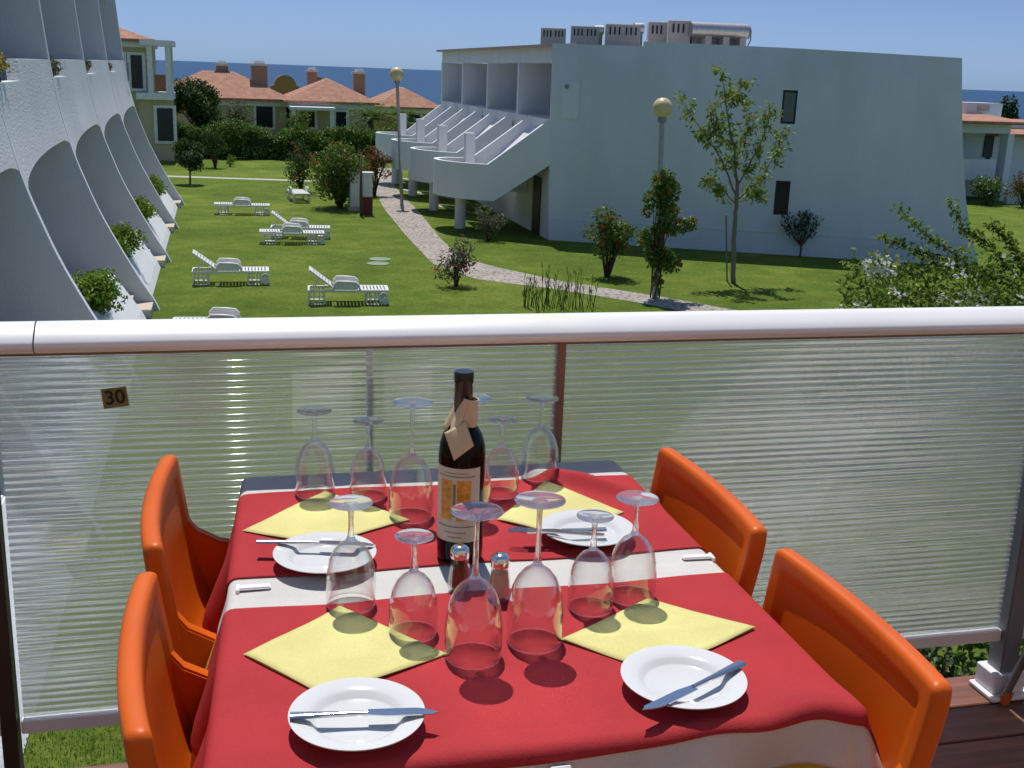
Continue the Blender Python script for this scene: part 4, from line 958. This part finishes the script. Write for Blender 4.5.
# napkins: paper squares folded double
def napkin(pts, label, seed):
    P_ = [on_table(*p) for p in pts]; mb = MB()
    for lay in range(2):
        def fn(u, v, lay=lay):
            q = P_[0].lerp(P_[1], u).lerp(P_[3].lerp(P_[2], u), v)
            e = max(abs(2*u-1), abs(2*v-1)); sh = .004*lay*(1-u)
            return V(q.x+sh*.6, q.y-sh, TS+.0006+lay*.0010+.0009*e**4*(lay+.4)*(1+.8*math.sin(7*u+5*v+seed)) + .0006*noise.noise(V(q.x*30, q.y*30, seed)))
        mb.grid(fn, 14, 14)
    o = obj('napkin', mb, 'napkin_yellow', smooth=180); tag(o, label, 'napkin', 'yellow paper napkins')
    s = o.modifiers.new('thickness', 'SOLIDIFY'); s.thickness = .0006; s.offset = 0
napkin([(243, 655), (340, 608), (447, 655), (325, 697)], 'yellow napkin above the near left plate', 0); napkin([(560, 640), (648, 600), (755, 629), (655, 673)], 'yellow napkin above the near right plate', 2)
napkin([(242, 531), (325, 492), (410, 521), (318, 545)], 'yellow napkin above the far left plate', 4); napkin([(497, 520), (545, 482), (624, 513), (560, 536)], 'yellow napkin above the far right plate', 6)
# plates
plate0 = None
PL = [((357, 719), 'white dessert plate with a knife across it, near left'), ((683, 682), 'white dessert plate with a slanting knife, near right'), ((325, 557), 'white dessert plate with a knife across it, far left'), ((587, 532), 'white dessert plate with a fork and knife, far right')]
for i, (p, lab) in enumerate(PL):
    q = on_table(*p, TS+.012)
    if plate0 is None:
        mb = MB(); mb.lathe([(0, .004), (.050, .004), (.0535, .006), (.058, .011), (.064, .0135), (.083, .0175), (.0850, .0172), (.0845, .0155), (.066, .0105), (.058, .006), (.052, .001), (.050, 0), (.046, .0012), (0, .0012)], 72)
        o = obj('plate', mb, 'porcelain', smooth=40); plate0 = o
    else: o = plate0.copy(); C.objects.link(o)
    o.location = (q.x, q.y, TS+.005); tag(o, lab, 'plate', 'white dessert plates')
# cutlery: each piece lies across its plate
def knife(p0, p1, label, z=TS+.0232):
    a, b = on_table(*p0, z), on_table(*p1, z); d = b-a; L_ = d.length
    t = thing('knife', label, 'knife', a, math.atan2(d.y, d.x), 'steel table knives')
    hl = L_*.52
    mb = MB(); K = 14; A = []
    for i in range(K+1):
        x = hl*i/K; ww = (.0075+.0025*math.cos(math.pi*i/K*1.1)); th = .0032
        A.append([mb.b.verts.new((x, ww*.75*math.cos(q), th*math.sin(q)+.0032)) for q in [2*math.pi*j/10 for j in range(10)]])
    for X, Y_ in zip(A, A[1:]):
        for j in range(10): mb.b.faces.new((X[j], X[(j+1) % 10], Y_[(j+1) % 10], Y_[j]))
    mb.b.faces.new(A[0][::-1]); mb.b.faces.new(A[-1]); obj('handle', mb, 'steel', t, smooth=60, world=False)
    mb = MB(); n_ = 12; up = [(hl+(L_-hl)*i/n_, .0085 if i < 9 else .0085-(i-8)**1.6*.0013) for i in range(n_+1)]; dn = [(x, -.0075 if i > 2 else -.004-.0012*i) for i, (x, _) in enumerate(up)]
    dn[-1] = (dn[-1][0]-.004, -.004)
    mb.prism([(x, y, .0022) for x, y in up] + [(x, y, .0022) for x, y in dn[::-1]], (0, 0, .0016)); obj('blade', mb, 'steel', t, world=False)
def fork(p0, p1, label, z=TS+.0232):
    a, b = on_table(*p0, z), on_table(*p1, z); d = b-a; L_ = d.length
    t = thing('fork', label, 'fork', a, math.atan2(d.y, d.x))
    mb = MB(); out = [(0, .005), (.02, .008), (L_*.4, .005), (L_*.62, .003), (L_*.70, .006), (L_*.76, .0105), (L_*.80, .0105)]
    mb.prism([(x, y, .002) for x, y in out] + [(x, -y, .002) for x, y in out[::-1]], (0, 0, .002)); obj('handle', mb, 'steel', t, world=False)
    mb = MB()
    for k in range(4): y = -.0088+k*.0059; mb.tube([(L_*.80, y, .003), (L_*.9, y, .0045), (L_, y*.96, .002)], [.0016, .0015, .0008], 6)
    obj('tines', mb, 'steel', t, world=False)
knife((290, 718), (439, 713), 'steel knife across the near left plate'); knife((742, 665), (644, 713), 'steel knife slanting across the near right plate')
knife((257, 543), (376, 546), 'steel knife across the far left plate'); knife((606, 531), (520, 533), 'steel knife across the far right plate', TS+.0225)
fork((604, 536.5), (508, 531), 'steel fork beside the knife on the far right plate', TS+.0265)

# wine glasses, all standing upside down
def make_glass(H, rr, rf, bowl, label):
    t = thing('wine_glass', label, 'wine glass', (0, 0, 0), 0, 'upturned wine glasses')
    # bowl profile: z = 0 at the rim, bowl top at z = bowl
    out = [(rr, 0), (rr*1.015, bowl*.10), (rr*1.03, bowl*.25), (rr*1.02, bowl*.42), (rr*.97, bowl*.56), (rr*.87, bowl*.70), (rr*.71, bowl*.82), (rr*.50, bowl*.91), (rr*.28, bowl*.965), (.0065, bowl*1.0)]
    th = .0011; inn = [(max(.0, r-th-(.0006 if i > 6 else 0)), z-(0 if i < 5 else th*.9*(i-4)/3)) for i, (r, z) in enumerate(out)]; inn[-1] = (0, inn[-1][1]); inn[0] = (rr-th*.9, .0)
    mb = MB(); mb.lathe([(0, bowl*1.0)] + out[::-1] + inn, 48); obj('bowl', mb, 'glass_bowl', t, smooth=60, world=False)
    mb = MB(); mb.lathe([(rr-.0006+.0010*math.cos(q), .0011+.0010*math.sin(q)) for q in [2*math.pi*k/10 for k in range(10)]], 64, closed=True); obj('rim', mb, 'glass_solid', t, smooth=180, world=False)
    s0, s1 = bowl*.985, H-.0054
    mb = MB(); mb.lathe([(0, s0), (.0075, s0), (.0052, s0+.008), (.0041, s0+.02), (.0038, (s0+s1)/2), (.0042, s1-.012), (.0062, s1-.003), (.011, s1+.0005), (0, s1+.001)], 24); obj('stem', mb, 'glass_stem', t, smooth=60, world=False)
    ft = .0062 if H > .2 else .0064 if H > .16 else .0054
    mb = MB(); mb.lathe([(rf*q, H-.0012-(ft-.0012)*(1-q*q)) for q in (0, .08, .18, .3, .42, .55, .68, .8, .9, .97)] + [(rf, H-.0009), (rf*.985, H-.0002), (rf*.95, H), (rf*.6, H), (rf*.3, H), (0, H)], 64); obj('foot', mb, 'glass_solid', t, smooth=60, world=False)
    return t
GL = {'L': (.220, .0400, .0365, .122), 'M': (.167, .0375, .0335, .108), 'S': (.152, .0350, .0285, .098)}
PLACE = [('L', (473, 656), 'tall upturned wine glass in front of the shakers, left one of the near pair'), ('L', (534, 641), 'tall upturned wine glass in the near row, right of the salt shaker'),
         ('L', (411, 516), 'tall upturned wine glass in the far row, just left of the bottle'), ('L', None, 'tall upturned wine glass mostly hidden behind the bottle'),
         ('M', (351, 604), 'medium upturned wine glass standing by the tip of the near left napkin'), ('M', (631, 596), 'medium upturned wine glass farthest right, by the tip of the near right napkin'),
         ('M', (315, 493), 'medium upturned wine glass at the far left, by the tip of the far left napkin'), ('M', (539, 476), 'medium upturned wine glass by the tip of the far right napkin'),
         ('S', (413, 632), 'small upturned wine glass between the near left napkin and the tall glasses'), ('S', (590, 607), 'small upturned wine glass at the left corner of the near right napkin'),
         ('S', (368, 496), 'small upturned wine glass in the far row between a medium and a tall glass'), ('S', (500, 493), 'small upturned wine glass just right of the bottle')]
src = {}
for k, p, lab in PLACE:
    q = on_table(*p) if p else atz(472, 399, TS+.218)
    if k in src: g = copy_tree(src[k]); g['label'] = lab
    else: g = src[k] = make_glass(*GL[k], lab)
    g.location = (q.x, q.y, TS+.0006)
# wine bottle
q = on_table(459.5, 557); BX, BY = q.x, q.y
t = thing('wine_bottle', 'dark wine bottle with cream and gold label standing mid table', 'bottle', (BX, BY, TS)); t.scale = (1, 1, 1.02)
mb = MB(); mb.lathe([(0, .001), (.034, .001), (.0385, .006), (.0390, .02), (.0390, .185), (.0375, .202), (.0325, .217), (.0235, .232), (.0175, .245), (.0150, .262), (.0145, .285), (.0142, .296)], 48); mb.lathe([(.0142, .296), (0, .296)], 48)
obj('glass_body', mb, 'bottle_glass', t, smooth=75, world=False)
mb = MB(); mb.lathe([(.0147, .252), (.0155, .253), (.0150, .302), (.0162, .304), (.0166, .318), (.0150, .3215), (0, .3215)], 32); obj('capsule', mb, 'foil_black', t, smooth=50, world=False)
def wrap(r, z0, z1, a0, a1, mat, parent, name='label_panel'):
    mb = MB(); mb.grid(lambda u, v: V(r*math.cos(a0+(a1-a0)*u), r*math.sin(a0+(a1-a0)*u), z0+(z1-z0)*v), 24, 1); return obj(name, mb, mat, parent, smooth=180, world=False)
ca = math.atan2(-BY, -BX)                        # label faces the camera side
lab = wrap(.0394, .042, .169, ca-1.35-.12, ca+1.0-.12, 'label_cream', t, 'paper_label')
for a0, a1, z0, z1, mm in ((-.95, -.40, .080, .148, 'label_gold'), (-.18, .42, .080, .148, 'label_gold'), (-1.1, .6, .154, .1555, 'label_ink'), (-1.1, .6, .068, .0695, 'label_ink'), (-.75, .25, .058, .0592, 'label_ink'), (-.55, .05, .050, .0511, 'label_ink'), (-.35, -.23, .086, .142, 'label_ink'), (-.8, .3, .160, .1611, 'label_ink')):
    wrap(.0397, z0, z1, ca+a0, ca+a1, mm, lab, 'gold_panel' if mm == 'label_gold' else 'printed_line')
# paper napkin folded round the neck
t = thing('paper_collar', 'beige paper napkin folded round the bottle neck', 'paper napkin', (BX, BY, TS+.2))
mb = MB()
tilt = Matrix.Rotation(RAD(-13), 3, V(math.cos(ca), math.sin(ca), 0))
def fn(u, v):
    a = ca+2*math.pi*u; r = .0172+.0085*(v**1.3); z = .090-.050*v
    side = math.sin(a-ca)                          # image left = clockwise
    z -= .012*(-side)*v; r += .004*v*math.sin(5*a)
    p = tilt @ V(r*math.cos(a), r*math.sin(a), z-.05) + V(0, 0, .045)
    return p
mb.grid(fn, 40, 10)
obj('wrap', mb, 'paper_beige', t, smooth=180, world=False).modifiers.new('thickness', 'SOLIDIFY').thickness = .001
rt = V(-math.sin(ca), math.cos(ca), 0); fw = V(math.cos(ca), math.sin(ca), 0)     # rt points to image right
mb = MB()
A_, C_, D2 = (-.030, .030, .026), (.019, .012, .036), (-.013, -.012, .044)
cor = [fw*f_+rt*r_+V(0, 0, z_) for r_, z_, f_ in (A_, (.004, .050, .024), C_, D2)]
def fn2(u, v): p = cor[0].lerp(cor[1], u).lerp(cor[3].lerp(cor[2], u), v); return p + fw*.004*math.sin(math.pi*u)*math.sin(math.pi*v)
mb.grid(fn2, 10, 10); obj('flap', mb, 'paper_beige', t, smooth=180, world=False).modifiers.new('thickness', 'SOLIDIFY').thickness = .001
# shakers
def shaker(p, filling, label):
    q = on_table(*p); t = thing('shaker', label, 'shaker', (q.x, q.y, TS), 0, 'glass shakers')
    mb = MB(); mb.lathe([(0, 0), (.0165, 0), (.0185, .004), (.0190, .012), (.0172, .030), (.0150, .048), (.0140, .056), (.0128, .058), (.0128, .0565), (.0155, .030), (.0172, .012), (.0160, .006), (0, .005)], 10); obj('jar', mb, 'glass_jar', t, world=False)
    mb = MB(); mb.lathe([(0, .0055), (.0155, .0065), (.0166, .012), (.0150, .030), (.0132, .045), (0, .047)], 20); obj('contents', mb, filling, t, smooth=40, world=False)
    mb = MB(); mb.lathe([(.0150, .0555), (.0153, .064), (.0140, .071), (.009, .0755), (0, .077)], 24); obj('lid', mb, 'chrome', t, smooth=40, world=False)
shaker((459, 589), 'pepper', 'pepper shaker with chrome lid beside the bottle, left of the salt'); shaker((499, 598), 'salt', 'salt shaker with chrome lid, right of the pepper')

# ================================================================== CHAIRS
def make_chair(label):
    """local +x is where the sitter faces; back near x = 0"""
    t = thing('dining_chair', label, 'chair', (0, 0, 0), 0, 'orange plastic terrace chairs')
    prof = [(-.116, .824), (-.112, .785), (-.102, .72), (-.086, .63), (-.062, .55), (-.022, .49), (.05, .455), (.14, .442), (.25, .445), (.34, .45), (.385, .442)]
    hw = [.224, .226, .224, .219, .212, .207, .210, .215, .215, .21, .19]
    th = [.030, .032, .032, .031, .032, .030, .028, .026, .024, .022, .018]
    def dens(L_, k=4):
        out = []
        for i in range(len(L_)-1):
            p0, p1, p2, p3 = L_[max(0, i-1)], L_[i], L_[i+1], L_[min(len(L_)-1, i+2)]
            for q in range(k):
                t_ = q/k; out.append(.5*((2*p1)+(-p0+p2)*t_+(2*p0-5*p1+4*p2-p3)*t_**2+(-p0+3*p1-3*p2+p3)*t_**3))
        return out+[L_[-1]]
    prof = list(zip(dens([p[0] for p in prof]), dens([p[1] for p in prof]))); hw = dens(hw); th = dens(th)
    # one closed shell whose rim is rounded: the half thickness falls off near the outline
    arc = [0]
    for (xa, za), (xb, zb_) in zip(prof, prof[1:]): arc.append(arc[-1]+math.hypot(xb-xa, zb_-za))
    RR = .012
    def ev(L_, q):
        for i in range(len(arc)-1):
            if q <= arc[i+1]+1e-9: t_ = (q-arc[i])/(arc[i+1]-arc[i]); return L_[i]+(L_[i+1]-L_[i])*t_
        return L_[-1]
    px_l, pz_l = [p[0] for p in prof], [p[1] for p in prof]
    edge = [0, .0004, .0016, .004, .008, .012, .017]; tot = arc[-1]
    vs = edge + [.017+(tot-.034)*k/90 for k in range(1, 90)] + [tot-e for e in edge[::-1]]
    mb = MB(); F1, B1 = [], []
    fall = lambda d: (1-(1-min(1, d/RR))**2.6)**(1/2.6)
    for q in vs:
        x, z, w_, tt = ev(px_l, q), ev(pz_l, q), ev(hw, q), ev(th, q)
        e = .004; tx, tz = ev(px_l, min(tot, q+e))-ev(px_l, max(0, q-e)), ev(pz_l, min(tot, q+e))-ev(pz_l, max(0, q-e)); l = math.hypot(tx, tz); nx, nz = -tz/l, tx/l
        us = [-w_+d for d in edge] + [(-w_+.017)+(2*w_-.034)*k/54 for k in range(1, 54)] + [w_-d for d in edge[::-1]]
        r1, r2 = [], []
        rc = .013                                     # corner radius in plan
        for y in us:
            u = y/w_; cup = .017*abs(u)**2.2*max(0, min(1, (1-q/.62)*1.6))
            dy, dq = w_-abs(y), min(q, tot-q)
            if dy < rc and dq < rc: d = max(0, rc-math.hypot(rc-dy, rc-dq)); pull = max(0, math.hypot(rc-dy, rc-dq)-rc)
            else: d = min(dy, dq); pull = 0
            yy, qq = y, 0
            if pull > 0:
                hyp = math.hypot(rc-dy, rc-dq); yy = math.copysign(abs(y)-pull*(rc-dy)/hyp, y); qq = pull*(rc-dq)/hyp*(1 if q < tot/2 else -1)
            h = tt/2*fall(d); dd_ = min(1, max(0, (d-.030)/.012)); rec = .0055*dd_*dd_*(3-2*dd_)*max(0, min(1, (.36-q)*12)); px2, pz2 = x+nx*cup+tx/l*qq, z+nz*cup+tz/l*qq
            r1.append(mb.b.verts.new((px2+nx*(h-rec), yy, pz2+nz*(h-rec)))); r2.append(mb.b.verts.new((px2-nx*h, yy, pz2-nz*h)))
        F1.append(r1); B1.append(r2)
    for G_ in (F1, B1):
        for i in range(len(G_)-1):
            for k in range(len(G_[0])-1): mb.b.faces.new((G_[i][k], G_[i][k+1], G_[i+1][k+1], G_[i+1][k]))
    bmesh.ops.remove_doubles(mb.b, verts=mb.b.verts, dist=.00002)
    wing = [(-.108, .80), (-.096, .755), (-.079, .712), (-.052, .676), (-.01, .652), (.06, .638), (.30, .618), (.345, .59), (.362, .47), (.34, .452), (.2, .444), (.06, .456), (-.03, .505), (-.075, .60), (-.100, .73)]
    for sg in (-1, 1):
        wb = MB(); wb.prism([(x, sg*.190, z) for x, z in wing], (0, sg*.026, 0)); wb.bevel(.010, 4, 75); me_ = bpy.data.meshes.new('tmp'); wb.b.to_mesh(me_); wb.b.free(); mb.b.from_mesh(me_); bpy.data.meshes.remove(me_)
    o = obj('shell', mb, 'chair_orange', t, smooth=50, world=False)
    # moulded groove line on the back's inner face
    for s_, fx in ((1, .36), (-1, .36), (1, -.07), (-1, -.07)):
        tx = .26 if fx > 0 else .03
        l = obj('leg', MB().tube([(tx, s_*.13, .425), (tx+(fx-tx)*.15, s_*.15, .40), (fx, s_*.205, .02)], .0115, 12), 'chair_tube', t, smooth=60, world=False)
        obj('leg_cap', MB().tube([(fx-(tx-fx)*-.06, s_*.2015, .032), (fx, s_*.2055, 0)], .0145, 12), 'foot_orange', l, smooth=60, world=False)
    return t
ch = make_chair('orange plastic chair at left of table, nearest the camera'); ch.location = (-.018, 1.42, 0); ch.rotation_euler.z = RAD(2)
def chair(x, y, rz, lab): c = copy_tree(ch); c.location = (x, y, 0); c.rotation_euler.z = RAD(rz); c['label'] = lab
chair(-.018, 1.95, -1, 'orange plastic chair at left of table, farther back by the railing'); chair(.765, 1.345, 180, 'orange plastic chair at right of table, nearest the camera')
chair(.762, 1.865, 180, 'orange plastic chair at right of table, farther back by the railing'); chair(2.02, 2.09, 0, 'orange plastic chair by the railing post, only one grey leg in view at right')
